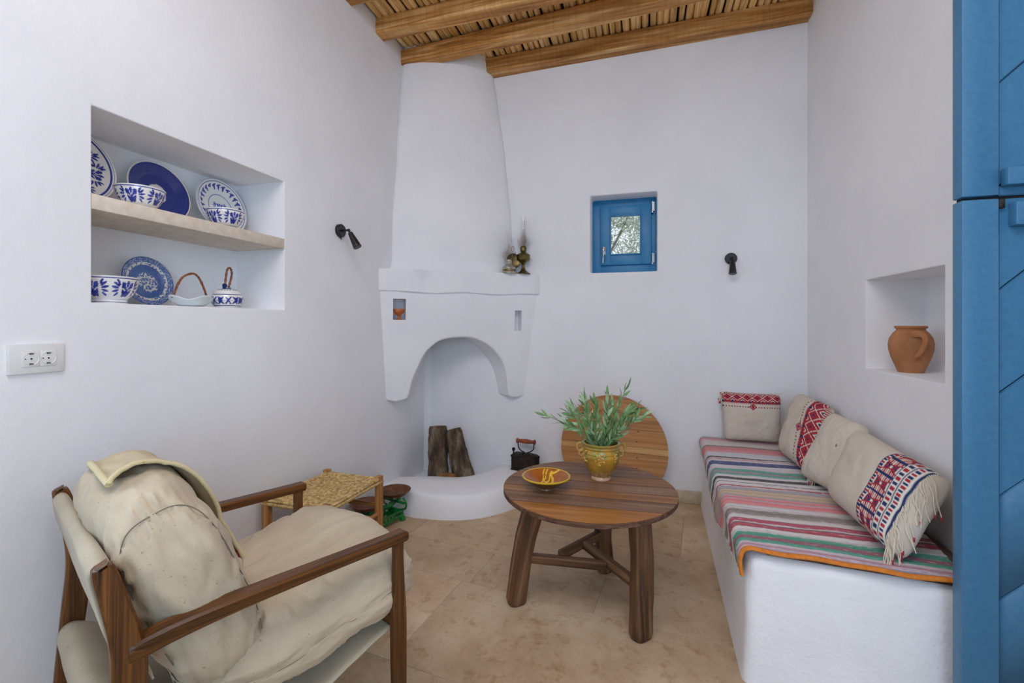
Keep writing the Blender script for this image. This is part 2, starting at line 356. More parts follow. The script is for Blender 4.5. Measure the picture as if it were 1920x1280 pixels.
# right wall with the jug niche and the doorway
NR = (1.991, 2.586, 1.033, 1.459); DR = (1.15, 1.69, -.05, 2.6)
cells('wall_right', ([YR - .5, DR[0], DR[1], NR[0], NR[1], YB + .5], [-.1, -.05, NR[2], NR[3], DR[3], ZC + .3], [0, .24, .5]),
      lambda y, z, w: not ((inb(y, NR[0], NR[1]) and inb(z, NR[2], NR[3]) and w < .24) or (inb(y, DR[0], DR[1]) and z < DR[3])), lambda y, z, w: (XR + w, y, z), 'wall', .006)
# wall behind the camera
struct(box('wall_rear', ((XL + XR) / 2, YR - .2, 1.6), (XR - XL + .04, .4, 3.6), 'wall', bev=0))
ceil = struct(box('ceiling', (-.33, .6, ZC + .05), (2.74 + .5, 5.7 + .5, .1), 'ceiling', bev=0))
# floor: grout bed plus travertine tiles laid a few degrees off the walls
floor = struct(box('floor', (0, .6, -.0515), (6, 7.5, .1), 'grout', bev=0))
ang = R(-6.5)
def tile_rot(u, v): return (-.82 + u * math.cos(ang) - v * math.sin(ang), 2.055 + u * math.sin(ang) + v * math.cos(ang))
rows = [(-4.2, -3.4), (-3.4, -2.6), (-2.6, -1.85), (-1.85, -1.2), (-1.2, -.56), (-.56, 0), (0, .30), (.30, .64), (.64, 1.2), (1.2, 1.7)]
seams = {5: [-1.35, -.02, 1.45], 6: [-.72, .02, .62, 1.3], 7: [-.55, .69, 1.5], 8: [-1.1, .1, .95], 4: [-.9, .45, 1.6], 3: [-.5, .9], 2: [-.9, .5, 1.5], 9: [-.3, .8]}
def clip_poly(poly, a, b, c):
    out = []
    for i in range(len(poly)):
        p, q = poly[i], poly[(i + 1) % len(poly)]; dp = a * p[0] + b * p[1] - c; dq = a * q[0] + b * q[1] - c
        if dp <= 0: out.append(p)
        if (dp < 0) != (dq < 0) and abs(dp - dq) > 1e-9:
            t = dp / (dp - dq); out.append((p[0] + (q[0] - p[0]) * t, p[1] + (q[1] - p[1]) * t))
    return out
for ri, (v0, v1) in enumerate(rows):
    us = [-2.2] + seams.get(ri, [-.6 + .3 * (ri % 3), .6]) + [3.4]
    for u0, u1 in zip(us[:-1], us[1:]):
        g = .0015; q = [tile_rot(u0 + g, v0 + g), tile_rot(u1 - g, v0 + g), tile_rot(u1 - g, v1 - g), tile_rot(u0 + g, v1 - g)]
        for (a, b, c) in ((-1, 0, -(XL - .01)), (1, 0, XR + .6), (0, 1, YB + .01), (0, -1, -(YR - .3))): q = clip_poly(q, a, b, c) if len(q) > 2 else q
        if len(q) > 2: prism('tile', q, -.02, 0, 'tile', floor, bev=.0008, seg=1)
box('baseboard_back', (.06, 3.384, .0425), (1.36, .016, .085), 'skirt', bev=.003); struct(bpy.data.objects['baseboard_back'])
# ceiling beams (run across the room) and canes laid over them
beamdefs = [((-1.75, 3.345, 3.16), (1.12, 3.345, 3.222), .105, .105), ((-1.75, 3.035, 3.15), (1.12, 2.905, 3.238), .10, .10),
            ((-1.75, 2.705, 3.18), (1.12, 2.64, 3.185), .105, .10), ((-1.75, 2.345, 3.18), (1.12, 2.31, 3.2), .105, .10)] + \
           [((-1.75, 1.98 - .36 * i, 3.185), (1.12, 1.96 - .36 * i, 3.2), .1, .1) for i in range(11)]
for bi, (a, b, w, hh) in enumerate(beamdefs):
    V = []; n = 40 if bi < 4 else 6
    for i in range(n + 1):
        t = i / n; p = Vector(a).lerp(Vector(b), t)
        for q, (sy, sz) in enumerate(((-.5, 0), (-.42, -.08), (.42, -.08), (.5, 0), (.5, .92), (.42, 1), (-.42, 1), (-.5, .92))):
            dw = fbm((p.x, q * 3.1, bi * 5.), 1.4, 2) * .007 + fbm((p.x, q * 2.1, bi * 5. + 9), 7, 2) * .0015
            V.append((p.x, p.y + sy * w + dw, p.z + hh * .04 + sz * hh + dw * .7))
    F = grid_faces(n + 1, 8, False, True) + [tuple(range(8)), tuple(range(n * 8, n * 8 + 8))]
    o = mesh_np('beam', V, F, 'beam', ceil, True, gc=axis_mtx((1, 0, 0))); bpy.context.view_layer.objects.active = o
    bm = bmesh.new(); bm.from_mesh(o.data); bmesh.ops.recalc_face_normals(bm, faces=bm.faces)
    for e in bm.edges:
        if len(e.link_faces) == 2 and e.calc_face_angle(0) > R(30): e.smooth = False
    bm.to_mesh(o.data); bm.free()
    o.location = (0, 0, 0)
x = XL + .01; ci = 0
while x < XR:
    r = random.uniform(.018, .026); px = x + r
    pts = []; ph = random.uniform(0, 9); sl = random.uniform(-.012, .012)
    for i in range(13):
        y = YR + .1 + (YB - YR - .1) * i / 12
        zt = 3.16 + .11 + r + (.022 * (px - XL)) + max(0, (2.9 - y)) * .0 + .004 * math.sin(ph + i)
        pts.append((px + .005 * math.sin(ph * 2 + i * 1.3) + sl * (i / 12 - .5), y, min(zt, ZC - r)))
    tube('cane', pts, [r * random.uniform(.9, 1.06) for _ in pts], 'cane', ceil, n=8, gc=True)
    x += 2 * r + random.uniform(-.001, .004); ci += 1

# ---- window in the back wall
win = struct(bpy.data.objects.new('window_1', None)); C.objects.link(win)
def frame_rect(name, x0, x1, z0, z1, w, y0, y1, mat, parent, bev=.003, wr=None, wb=None):
    wr = wr or w; wb = wb or w; bm = bmesh.new(); yc = (y0 + y1) / 2; t = abs(y1 - y0)
    add_box(bm, ((x0 + w / 2), yc, (z0 + z1) / 2), (w, t, z1 - z0), bev=bev); add_box(bm, ((x1 - wr / 2), yc, (z0 + z1) / 2), (wr, t, z1 - z0), bev=bev)
    add_box(bm, ((x0 + x1 + w - wr) / 2, yc, z1 - w / 2), (x1 - x0 - w - wr + .002, t, w), bev=bev); add_box(bm, ((x0 + x1 + w - wr) / 2, yc, z0 + wb / 2), (x1 - x0 - w - wr + .002, t, wb), bev=bev)
    return from_bm(name, bm, mat, parent)
frame_rect('window_frame', -.392, .112, 1.60, 2.203, .09, 3.545, 3.60, 'winblue', win, wb=.11, wr=.055)
sash = frame_rect('window_sash', -.306, .066, 1.692, 2.137, .075, 3.522, 3.575, 'winblue', win, wb=.075)
frame_rect('glazing_bead', -.233, -.007, 1.765, 2.064, .009, 3.513, 3.53, 'winblue', sash, .002)
box('pane', (-.12, 3.55, 1.915), (.225, .004, .30), 'pane', sash, 0)
hd = bmesh.new(); add_box(hd, (-.279, 3.517, 1.80), (.026, .014, .065), bev=.004); add_tube(hd, [(-.279, 3.51, 1.815), (-.279, 3.48, 1.815)], .009, 12)
add_tube(hd, smooth_path([(-.279, 3.482, 1.82), (-.279, 3.478, 1.79), (-.281, 3.482, 1.75), (-.284, 3.486, 1.705)]), [.011] * 8 + [.009] * 8 + [.007] * 9, 10)
from_bm('window_handle', hd, 'chrome', sash)
for zz in (2.115, 1.735):
    hb = bmesh.new(); add_tube(hb, [(.074, 3.517, zz - .035), (.074, 3.517, zz + .035)], .0075, 12); add_tube(hb, [(.074, 3.517, zz - .048), (.074, 3.517, zz - .037)], .009, 12); add_box(hb, (.080, 3.53, zz), (.012, .02, .066))
    from_bm('hinge', hb, 'chrome', win)
# ---- frame for the unseen window opening added in the left wall beside the camera
added_win = struct(bpy.data.objects.new('added_window', None)); C.objects.link(added_win)
bm = bmesh.new()
for y_ in (-.825, -.15, .525): add_box(bm, (-1.98, y_, 1.65), (.05, .05, 1.5), bev=.004)
for z_ in (.925, 2.375): add_box(bm, (-1.98, -.15, z_), (.05, 1.4, .05), bev=.004)
from_bm('window_frame', bm, 'winblue', added_win)
# ---- outside: ground and an olive tree seen through the window
struct(box('ground', (0, 0, -.25), (60, 60, .2), 'ground', bev=0))
tree = thing('olive_tree', 'sunlit grey green olive tree outside, seen through the small window', 'tree', (-1.15, 6.6, -.15))
tube('trunk', smooth_path([(0, 0, 0), (.1, .05, .8), (.05, 0, 1.6), (.3, .1, 2.4), (.45, .1, 3.1)]), [.17 - .0025 * i for i in range(33)], 'trunk', tree, 12)
for k in range(4):
    a = k * 1.6; tube('branch', smooth_path([(.15, .05, 1.7 + .2 * k), (.15 + .5 * math.cos(a), .5 * math.sin(a), 2.3 + .2 * k), (.15 + .9 * math.cos(a), .9 * math.sin(a), 3.1)]), [.028 - .001 * i for i in range(17)], 'trunk', tree, 8)
V = []; F = []; rs = random.Random(3)
for k in range(16000):
    d = Vector((rs.gauss(0, 1), rs.gauss(0, 1), rs.gauss(0, 1))).normalized() * rs.uniform(.35, 1)
    c = Vector((.95 + d.x * 1.15, d.y * 1.0, 2.35 + d.z * 1.15))
    if fbm(c, 2.1, 2, 4) < -.16: continue
    u = Vector((rs.gauss(0, 1), rs.gauss(0, 1), rs.gauss(0, 1))).normalized(); v = u.orthogonal().normalized(); l = rs.uniform(.022, .042); w = l * .28; i = len(V)
    V += [c - u * l, c + v * w, c + u * l, c - v * w]; F.append((i, i + 1, i + 2, i + 3))
tag(mesh_np('foliage', V, F, 'treeleaf', tree, False), kind='stuff')

# ---- corner fireplace
fp = thing('fireplace', 'whitewashed plaster corner fireplace with arched opening and tapering chimney breast', 'fireplace', (0, 0, 0))
A0 = Vector((-1.70, 2.69)); EE = Vector((.951, .698)).normalized(); NB = Vector((-EE.y, EE.x)); LM = 1.18
def cp(k, o): p = A0 + EE * k + NB * o; return p.x, p.y
def hood_ring(z, yl, xr, bul, n=26):
    A = Vector((XL - .02, yl)); B = Vector((xr, YB + .02)); e = (B - A); nn = Vector((e.y, -e.x)).normalized(); out = []
    for i in range(n + 1):
        t = i / n; p = A + e * t + nn * (bul * (math.sin(PI * t) ** .55))
        out.append((p.x + fbm((p.x, p.y, z), 2.5, 2) * .006, p.y + fbm((p.x, p.y, z + 5), 2.5, 2) * .006, z))
    out.append((XL - .02, YB + .02, z)); return out
zs = np.linspace(1.56, 3.34, 34); rings = []
for z in zs:
    yl = np.interp(z, [1.56, 1.66, 2.03, 2.62, 3.29, 3.4], [2.845, 2.85, 2.872, 2.945, 3.03, 3.05])
    xr = np.interp(z, [1.56, 1.667, 2.10, 2.646, 3.18, 3.4], [-.925, -.94, -.972, -1.036, -1.122, -1.15])
    fl = .02 * max(0, 1 - (z - 1.62) / .1) ** 2 if z > 1.62 else .02
    rings.append(hood_ring(z, yl - fl, xr + fl, float(np.interp(z, [1.6, 2.1, 3.3], [.055, .07, .15]))))
n_ = len(rings[0]); V = [p for r_ in rings for p in r_]
mesh_np('chimney_breast', V, grid_faces(len(rings), n_, False, True) + [tuple(range(n_)), tuple(range((len(rings) - 1) * n_, len(rings) * n_))[::-1]], 'hearth', fp)
# mantel slab
bm = bmesh.new()
mp_ = [cp(-.03, 0)] + [cp(LM * i / 12, .004 * math.sin(i * 2.1)) for i in range(1, 12)] + [cp(LM + .001, 0), (XR * 0 - .745, YB + .02), (XL - .02, YB + .02)]
lo = [bm.verts.new((x, y, 1.468 + .006 * math.sin(i * 1.3))) for i, (x, y) in enumerate(mp_)]; hi = [bm.verts.new((x, y, 1.621 + .003 * math.sin(i * .9))) for i, (x, y) in enumerate(mp_)]
m_ = len(mp_); bm.faces.new(lo); bm.faces.new(hi[::-1])
for i in range(m_): bm.faces.new((lo[i], lo[(i + 1) % m_], hi[(i + 1) % m_], hi[i]))
bmesh.ops.bevel(bm, geom=[e for e in bm.edges if abs(e.verts[0].co.z - e.verts[1].co.z) < .05], offset=.012, segments=3, affect='EDGES', profile=.5, clamp_overlap=True)
bmesh.ops.triangulate(bm, faces=bm.faces); from_bm('mantel', bm, 'hearth', fp, auto=60)
# arched breast, in chord coordinates (k, offset, z), then leaned back towards its feet
arch = [(.199, .715), (.215, .76), (.234, .845), (.269, .931), (.318, 1.033), (.392, 1.106), (.464, 1.137), (.573, 1.147), (.666, 1.141), (.777, 1.092), (.863, 1.013), (.914, .925), (.939, .814), (.947, .74), (.952, .695)]
ap = [(p.x, p.y) for p in smooth_path([(a, b, 0) for a, b in arch], 4)]
outline = [(-.12, 1.50), (-.12, .745), (.02, .722), (.059, .716), (.12, .70)] + ap + [(1.0, .68), (1.06, .682), (1.092, .69), (1.14, .71), (1.30, .75), (1.30, 1.50)]
bm = bmesh.new(); vs = [bm.verts.new((k, 0, z)) for k, z in outline]; f = bm.faces.new(vs)
r = bmesh.ops.extrude_face_region(bm, geom=[f]); bmesh.ops.translate(bm, vec=(0, .24, 0), verts=[v for v in r['geom'] if isinstance(v, bmesh.types.BMVert)])
bmesh.ops.recalc_face_normals(bm, faces=bm.faces); me = bpy.data.meshes.new('slab'); bm.to_mesh(me); bm.free(); slab = bpy.data.objects.new('slab', me); C.objects.link(slab)
cutters = []
for (k0, k1, z0, z1) in ((.096, .183, 1.274, 1.419), (.987, 1.043, 1.194, 1.347)):
    bm = bmesh.new(); add_box(bm, ((k0 + k1) / 2, 0.02, (z0 + z1) / 2), (k1 - k0, .24, z1 - z0)); me = bpy.data.meshes.new('cut'); bm.to_mesh(me); bm.free()
    c_ = bpy.data.objects.new('cut', me); C.objects.link(c_); cutters.append(c_)
    mo = slab.modifiers.new('b', 'BOOLEAN'); mo.object = c_; mo.operation = 'DIFFERENCE'; mo.solver = 'EXACT'
bpy.context.view_layer.update(); dg = bpy.context.evaluated_depsgraph_get()
me2 = bpy.data.meshes.new_from_object(slab.evaluated_get(dg)); bpy.data.objects.remove(slab)
for c_ in cutters: bpy.data.objects.remove(c_)
bm = bmesh.new(); bm.from_mesh(me2); bmesh.ops.dissolve_limit(bm, angle_limit=R(.5), verts=bm.verts, edges=bm.edges)
es = [e for e in bm.edges if len(e.link_faces) == 2 and e.calc_face_angle(0) > R(50)]
big = [e for e in es if not all(v.co.z > 1.19 and v.co.y < .15 and -.0 < v.co.x < 1.06 for v in e.verts)]
bmesh.ops.bevel(bm, geom=big, offset=.016, segments=4, affect='EDGES', profile=.5, clamp_overlap=True)
bmesh.ops.triangulate(bm, faces=bm.faces)
for v in bm.verts:
    k, y, z = v.co; o = .015 + (1.468 - z) * .08 + y
    if z < 1.19 and y > .02: t = min(1, y / .24) * sstep(1.19, 1.1, z); k = .575 + (k - .575) * (1 - .2 * t) if .15 < k < 1.0 else k
    x_, y_ = cp(k, o); v.co = (x_, y_, z)
from_bm('arched_breast', bm, 'hearth', fp, auto=40)
# raised hearth kerb
co_ = [(-1.73, 2.715), (-1.60, 2.69), (-1.45, 2.672), (-1.30, 2.672), (-1.18, 2.692), (-1.07, 2.74), (-.97, 2.815), (-.89, 2.91), (-.825, 3.03), (-.775, 3.18), (-.74, 3.42)]
ci_ = [(-1.045, 3.42), (-1.055, 3.36), (-1.085, 3.27), (-1.15, 3.175), (-1.235, 3.11), (-1.33, 3.065), (-1.46, 3.02), (-1.60, 2.985), (-1.73, 2.965)]
op = [(p.x, p.y) for p in smooth_path([(a, b, 0) for a, b in co_], 4)]; ip = [(p.x, p.y) for p in smooth_path([(a, b, 0) for a, b in ci_], 4)]
bm = bmesh.new(); N1 = 40
def resample(P, n):
    d = [0]
    for a, b in zip(P[:-1], P[1:]): d.append(d[-1] + math.dist(a, b))
    return [(float(np.interp(d[-1] * i / n, d, [p[0] for p in P])), float(np.interp(d[-1] * i / n, d, [p[1] for p in P]))) for i in range(n + 1)]
O_, I_ = resample(op, N1), resample(ip[::-1], N1); cols_ = []
for i in range(N1 + 1):
    (ox, oy), (ix, iy) = O_[i], I_[i]; d = Vector((ix - ox, iy - oy)); t = i / N1; zt = .137 + .006 * math.sin(t * 9) + .012 * t; ln = d.length; d.normalize()
    w = fbm((ox * 3, oy * 3, 0), 1.5, 2) * .01
    prof = [(-.030, -.02), (-.028 + w, .03), (-.012, .10), (0, zt - .022), (.008, zt - .006), (.024, zt)] + [(lerp(.024, ln - .02, q / 4), zt + .004 * math.sin(q + i * .3)) for q in (1, 2, 3, 4)] + [(ln - .006, zt - .006), (ln, zt - .02), (ln + .006, -.02)]
    cols_.append([bm.verts.new((ox + d.x * a, oy + d.y * a, z)) for a, z in prof])
for i in range(N1):
    for j in range(len(cols_[0]) - 1): bm.faces.new((cols_[i][j], cols_[i + 1][j], cols_[i + 1][j + 1], cols_[i][j + 1]))
from_bm('hearth_kerb', bm, 'hearth', fp, auto=0)
# smooth rounded corner fill behind the opening (plaster shell) and ash bed
bm = bmesh.new(); rg = []
for zi in range(15):
    z = -.02 + (1.5 + .02) * zi / 14; ring_ = []
    for i in range(17):
        a = PI * i / 34; rr = .07; cx, cy = XL + rr, YB - rr
        ring_.append(bm.verts.new((cx - rr * math.cos(a) - .004, cy + rr * math.sin(a) + .004, z)))
    rg.append(ring_)
for i in range(14):
    for j in range(16): bm.faces.new((rg[i][j], rg[i][j + 1], rg[i + 1][j + 1], rg[i + 1][j]))
from_bm('corner_fill', bm, 'hearth', fp, auto=0)
box('firebox_floor', (-1.40, 3.2, .03), (.62, .40, .06), 'hearth', fp, bev=.01)

# ---- bench of whitewashed masonry
bench = thing('masonry_bench', 'long whitewashed masonry bench built against the right wall, under a striped rug', 'bench', (.7, 2.55, 0))
bp = [(.405 - .7, 3.42 - 2.55), (.352 - .7, 1.80 - 2.55)] + [(.352 + .045 - .045 * math.cos(a) - .7, 1.79 - .045 * math.sin(a) - 2.55) for a in np.linspace(.15, PI / 2, 7)] + [(1.06 - .7, 1.686 - 2.55), (1.06 - .7, 3.42 - 2.55)]
bm = bmesh.new(); lev = []
for z, off in ((-.02, .018), (.06, .008), (.2, .0), (.40, 0), (.432, .004), (.443, .016)):
    row = []
    for i, (x, y) in enumerate(bp):
        s_ = off if z < .1 else -off
        xx = x - (s_ if i < 8 else 0); yy = y - (s_ if 2 <= i <= 9 else 0) * (1 if 2 <= i <= 9 else 0); row.append(bm.verts.new((xx, yy, z)))
    lev.append(row)
for i in range(len(lev) - 1):
    for j in range(len(bp)): bm.faces.new((lev[i][j], lev[i][(j + 1) % len(bp)], lev[i + 1][(j + 1) % len(bp)], lev[i + 1][j]))
bm.faces.new(lev[-1]); bm.faces.new(lev[0][::-1])
from_bm('bench_body', bm, 'hearth', bench, auto=50)
prism('bench_lid', [(.40 - .7, 3.385 - 2.55), (.385 - .7, 1.80 - 2.55), (.42 - .7, 1.765 - 2.55), (1.035 - .7, 1.702 - 2.55), (1.035 - .7, 3.385 - 2.55)], .444, .456, 'lidwood', bench, .002, gc=axis_mtx((0, 1, 0)))
# ---- cream stone shelf in the left niche
tag(box('stone_shelf', (XL - .148, (NL[0] + NL[1]) / 2, 1.643), (.30, NL[1] - NL[0] - .002, .05), 'shelf', bev=.003), 'cream stone shelf slab across the left wall niche', 'shelf')
# ---- blue dutch door standing open against the jamb
door = struct(bpy.data.objects.new('door_1', None)); C.objects.link(door)
DX0, DX1, DY = .876, 1.70, 1.600
SPL = 1.604
def diag_planks(z0, z1, x0, x1, y, base):
    n = -8; st = .291
    while True:
        a = base + n * st; b = a + st; n += 1
        if a > z1 + 1: break
        g = .004
        q = [(x0, a + g), (x1, a + g + (x1 - x0) * .93), (x1, b + (x1 - x0) * .93), (x0, b)]
        for (p, r_, s_) in ((0, 1, z1), (0, -1, -z0)): q = clip_poly(q, p, r_, s_) if len(q) > 2 else q
        if len(q) < 3 or max(p[1] for p in q) - min(p[1] for p in q) < .02: continue
        bm = bmesh.new(); vs = [bm.verts.new((p[0], y, p[1])) for p in q]; f = bm.faces.new(vs)
        r_ = bmesh.ops.extrude_face_region(bm, geom=[f]); bmesh.ops.translate(bm, vec=(0, .02, 0), verts=[v for v in r_['geom'] if isinstance(v, bmesh.types.BMVert)])
        bmesh.ops.bevel(bm, geom=list(bm.edges), offset=.0025, segments=2, affect='EDGES', clamp_overlap=True)
        from_bm('door_plank', bm, 'doorblue', door)
for (z0, z1, tag_) in ((.012, SPL - .004, 'lower'), (SPL + .005, 2.5, 'upper')):
    box('door_stile', (DX0 + .0425, DY + .02, (z0 + z1) / 2), (.085, .044, z1 - z0), 'doorblue', door, .004)
    box('door_panel', ((DX0 + .08 + DX1) / 2, DY + .035, (z0 + z1) / 2), (DX1 - DX0 - .08, .016, z1 - z0), 'doorblue', door, .001)
    diag_planks(z0, z1, DX0 + .088, DX1, DY + .008, .468 - .291 * 0)
    box('door_rail', ((DX0 + .092 + DX1) / 2, DY - .006, (SPL + .053) if tag_ == 'upper' else 1.553), (DX1 - DX0 - .092 - (.0 if tag_ == 'upper' else .012) , .032, .050 if tag_ == 'upper' else .066), 'doorblue', door, .005)
bpy.data.objects['door_rail.001'].location.x = .0; bpy.data.objects['door_rail'].location.x = .012
box('latch_slot', (DX0 + .0915, DY + .004, 1.585), (.012, .012, .026), 'dark', door, 0)
box('door_rebate', ((DX0 + DX1) / 2, DY + .03, SPL), (DX1 - DX0 - .02, .02, .03), 'dark', door, 0)

# ================================================================== WALL FITTINGS
so = thing('wall_socket', 'white double wall socket plate on the left wall under the niche', 'socket', (XL, .893, 1.148))
box('face_plate', (.005, 0, 0), (.010, .128, .086), 'plastic', so, .003)
for s_ in (-1, 1):
    yc = s_ * .0198 + .004
    m_ = bmesh.new(); add_box(m_, (.0105, yc, 0), (.003, .0388, .0455), bev=.0008); mod = from_bm('socket_module', m_, 'plastic', so)
    V = []; prof = [(.0185, .0125), (.0178, .0125), (.0172, .004), (.0002, .003)]
    lathe('socket_well', [(.0186, .0), (.0180, .0012), (.0172, .0004), (.0165, -.0002), (.0002, -.0004)], 'plastic', mod, 28, loc=(.0122, yc, 0), rot=(0, R(90), 0))
    pins = bmesh.new(); add_tube(pins, [(.0124, yc, 0), (.0136, yc, 0)], .0022, 12); add_tube(pins, [(.0124, yc - .013, 0), (.0136, yc - .013, 0)], .0015, 10)
    from_bm('pin_hole', pins, 'black', mod)
    for zz in (-.0145, .0145):
        bm = bmesh.new(); add_box(bm, (.0134, yc, zz), (.0022, .009, .0022)); add_box(bm, (.0138, yc - .003, zz), (.002, .003, .0032)); from_bm('earth_clip', bm, 'brasspin', mod)
def spot(loc, out, hd, label):
    t = thing('wall_spotlight', label, 'lamp', loc, group='black wall spotlights'); out = Vector(out)
    bm = bmesh.new(); add_tube(bm, [out * 0, out * .018, out * .022], [.038, .038, .034], 32); from_bm('wall_disc', bm, 'black', t)
    j = out * .065
    bm = bmesh.new(); add_tube(bm, [out * .02, j], .006, 12); add_tube(bm, [j - out * .004, j + Vector(hd).normalized() * .02], .0065, 12); bmesh.ops.create_uvsphere(bm, u_segments=12, v_segments=8, radius=.009, matrix=Matrix.Translation(j)); from_bm('swivel_arm', bm, 'black', t)
    h0 = j + Vector(hd).normalized() * .016; H = Vector(hd).normalized()
    bm = bmesh.new(); add_tube(bm, [h0, h0 + H * .003, h0 + H * .05, h0 + H * .098, h0 + H * .100], [.010, .0135, .0195, .0245, .023], 24, caps=False)
    add_tube(bm, [h0 + H * .100, h0 + H * .085], [.0225, .019], 24, caps=True); from_bm('lamp_head', bm, 'black', t)
    bm = bmesh.new(); add_tube(bm, [h0 + H * .091, h0 + H * .0925], .0238, 24); from_bm('trim_ring', bm, 'chrome', t)
    side = Vector((0, 0, -1)); b_ = out * .010 + side * .036
    bm = bmesh.new(); add_tube(bm, [b_, b_ + side * .008], .006, 10); add_tube(bm, [b_ + side * .008, b_ + side * .016 + out * .004], .0022, 8); from_bm('toggle_switch', bm, 'black', t)
spot((XL, 2.276, 1.79), (1, 0, 0), (.55, .05, -1), 'black wall spotlight on the left wall, right of the plate niche')
spot((.58, YB, 1.69), (0, -1, 0), (-.03, -.25, -1), 'black wall spotlight on the back wall, right of the blue window')

# ================================================================== POTTERY IN THE LEFT NICHE
CW = (.80, .79, .76); CB = (.012, .028, .25); CB2 = (.03, .06, .38)
def ell(x, y, cx, cy, rx, ry, a):
    dx, dy = x - cx, y - cy; c_, s_ = math.cos(a), math.sin(a); u = dx * c_ + dy * s_; v = -dx * s_ + dy * c_
    return (u / rx) ** 2 + (v / ry) ** 2
def flower(x, y, cx, cy, s):
    """brush-painted flower with white veins, returns coverage 0..1"""
    x = (x - cx) / s; y = (y - cy) / s; best = 0
    if abs(x) > 2.3 or abs(y) > 1.5: return 0
    for (px, py, rx, ry, a) in ((0, -.15, .62, .5, 0), (-.38, .25, .3, .5, .5), (.38, .25, .3, .5, -.5), (0, .38, .22, .5, 0), (-.2, -.5, .3, .3, 0), (.25, -.5, .3, .28, 0)):
        if ell(x, y, px, py, rx, ry, a) < 1: best = 1
    for (px, py, rx, ry, a) in ((-.17, .35, .045, .42, .3), (.17, .35, .045, .42, -.3), (-.4, -.02, .05, .3, 1.0), (.4, -.02, .05, .3, -1.0)):
        if ell(x, y, px, py, rx, ry, a) < 1: best = 0
    for sgn in (-1, 1):
        for q, (a, l) in enumerate(((1.05, .55), (.65, .62), (.22, .66), (-.25, .6), (-.7, .5))):
            px = sgn * (.72 + .62 * math.cos(a)); py = .80 * math.sin(a)
            if ell(x, y, px, py, l * .62, .125, sgn * a) < 1: best = 1
    return best
def bowl_color(h, n_f, z0, z1, rmax, phase=0.):
    def f(t, a, r, z):
        if r < .6 * rmax and t > .6: return CW
        if t > .52: return CW if abs(t - .56) > .012 else CB2
        zz = (z - z0) / (z1 - z0)
        if .90 < zz < .935: return CB
        if zz > .97: return (.75, .66, .52)
        if zz < .10: return CW if not (.045 < zz < .07) else CB
        if .15 < zz < .17: return CB
        arc = ((a + phase) % (2 * PI)) / (2 * PI) * n_f; x = (arc % 1 - .5) * 3.7; y = (zz - .53) / .36
        return mixc(CB, CB2, .5 + .5 * math.sin(x * 3 + y * 2)) if flower(x, y, 0, 0, 1) else CW
    return f
def make_bowl(name, label, loc, r, h, foot_r, foot_h, nf=5, ph=0, rotz=0, **k):
    prof = [(foot_r * .9, 0), (foot_r, .0), (foot_r * .97, foot_h * .5), (foot_r * 1.0, foot_h), (foot_r + (r - foot_r) * .45, foot_h + (h - foot_h) * .2), (foot_r + (r - foot_r) * .75, foot_h + (h - foot_h) * .48), (foot_r + (r - foot_r) * .93, foot_h + (h - foot_h) * .78), (r, h - .001), (r - .0015, h), (r - .004, h - .001), (r * .88, h * .7), (r * .66, h * .42), (foot_r * .8, foot_h + .006), (0, foot_h + .004)]
    o = lathe(name, prof, 'ceramic', None, 200, bowl_color(h, nf, 0, h, r, ph), 9, loc=loc, rot=(0, 0, rotz)); return tag(o, label, 'bowl', **k)
def plate_mesh(name, label, loc, r, tilt, colfn, rotz=0, roll=0, depth=.022, group=None, foot=.5):
    """a plate leaning on the niche back (facing +X), standing on its lower rim"""
    prof = [(0, .004), (foot * r, .003), (foot * r + .004, 0), (foot * r + .008, .003), (r * .8, depth * .75), (r - .002, depth), (r, depth + .002), (r - .002, depth + .004), (r * .86, depth * .8 + .004), (r * .68, depth * .42 + .005), (r * .6, depth * .25 + .005), (r * .3, .0065), (0, .006)]
    nr = len(prof) - 1
    o = lathe(name, prof, 'ceramic', None, 220, colfn, 12)
    me = o.data
    mt = Matrix.Translation((0, 0, r)) @ Matrix.Rotation(R(90), 4, 'Y') @ Matrix.Rotation(roll, 4, 'Z')
    me.transform(mt); o.location = loc; o.rotation_euler = (0, -tilt, rotz)
    return tag(o, label, 'plate', group)
def top(t): return t > .5
def col_big(r0):
    def f(t, a, r, z):
        if t < .52: return CW
        q = r / r0
        if q > .985: return (.75, .67, .55)
        if .935 < q < .95: return CB2
        if .86 < q < .905: return CB
        x, y = q * math.cos(a), q * math.sin(a)
        for k in range(6):
            aa = k * PI / 3; c_ = math.cos(aa) * .62, math.sin(aa) * .62
            u = (x * math.cos(aa) + y * math.sin(aa) - .58) / .19; v = (-x * math.sin(aa) + y * math.cos(aa)) / .19
            if flower(v, u, 0, 0, 1): return CB
        for k in range(8):
            aa = k * PI / 4 + .3
            if ell(x, y, .2 * math.cos(aa), .2 * math.sin(aa), .13, .045, aa) < 1: return CB
        return CW
    return f
def col_solid(r0):
    def f(t, a, r, z):
        if t < .52: return CW
        q = r / r0
        if q > .955: return (.78, .72, .62)
        if q < .30 + .01 * math.sin(3 * a): return (.76, .72, .66)
        return mixc((.006, .018, .17), (.012, .035, .25), .5 + .5 * math.sin(q * 60 + math.sin(a * 2)) * .5)
    return f
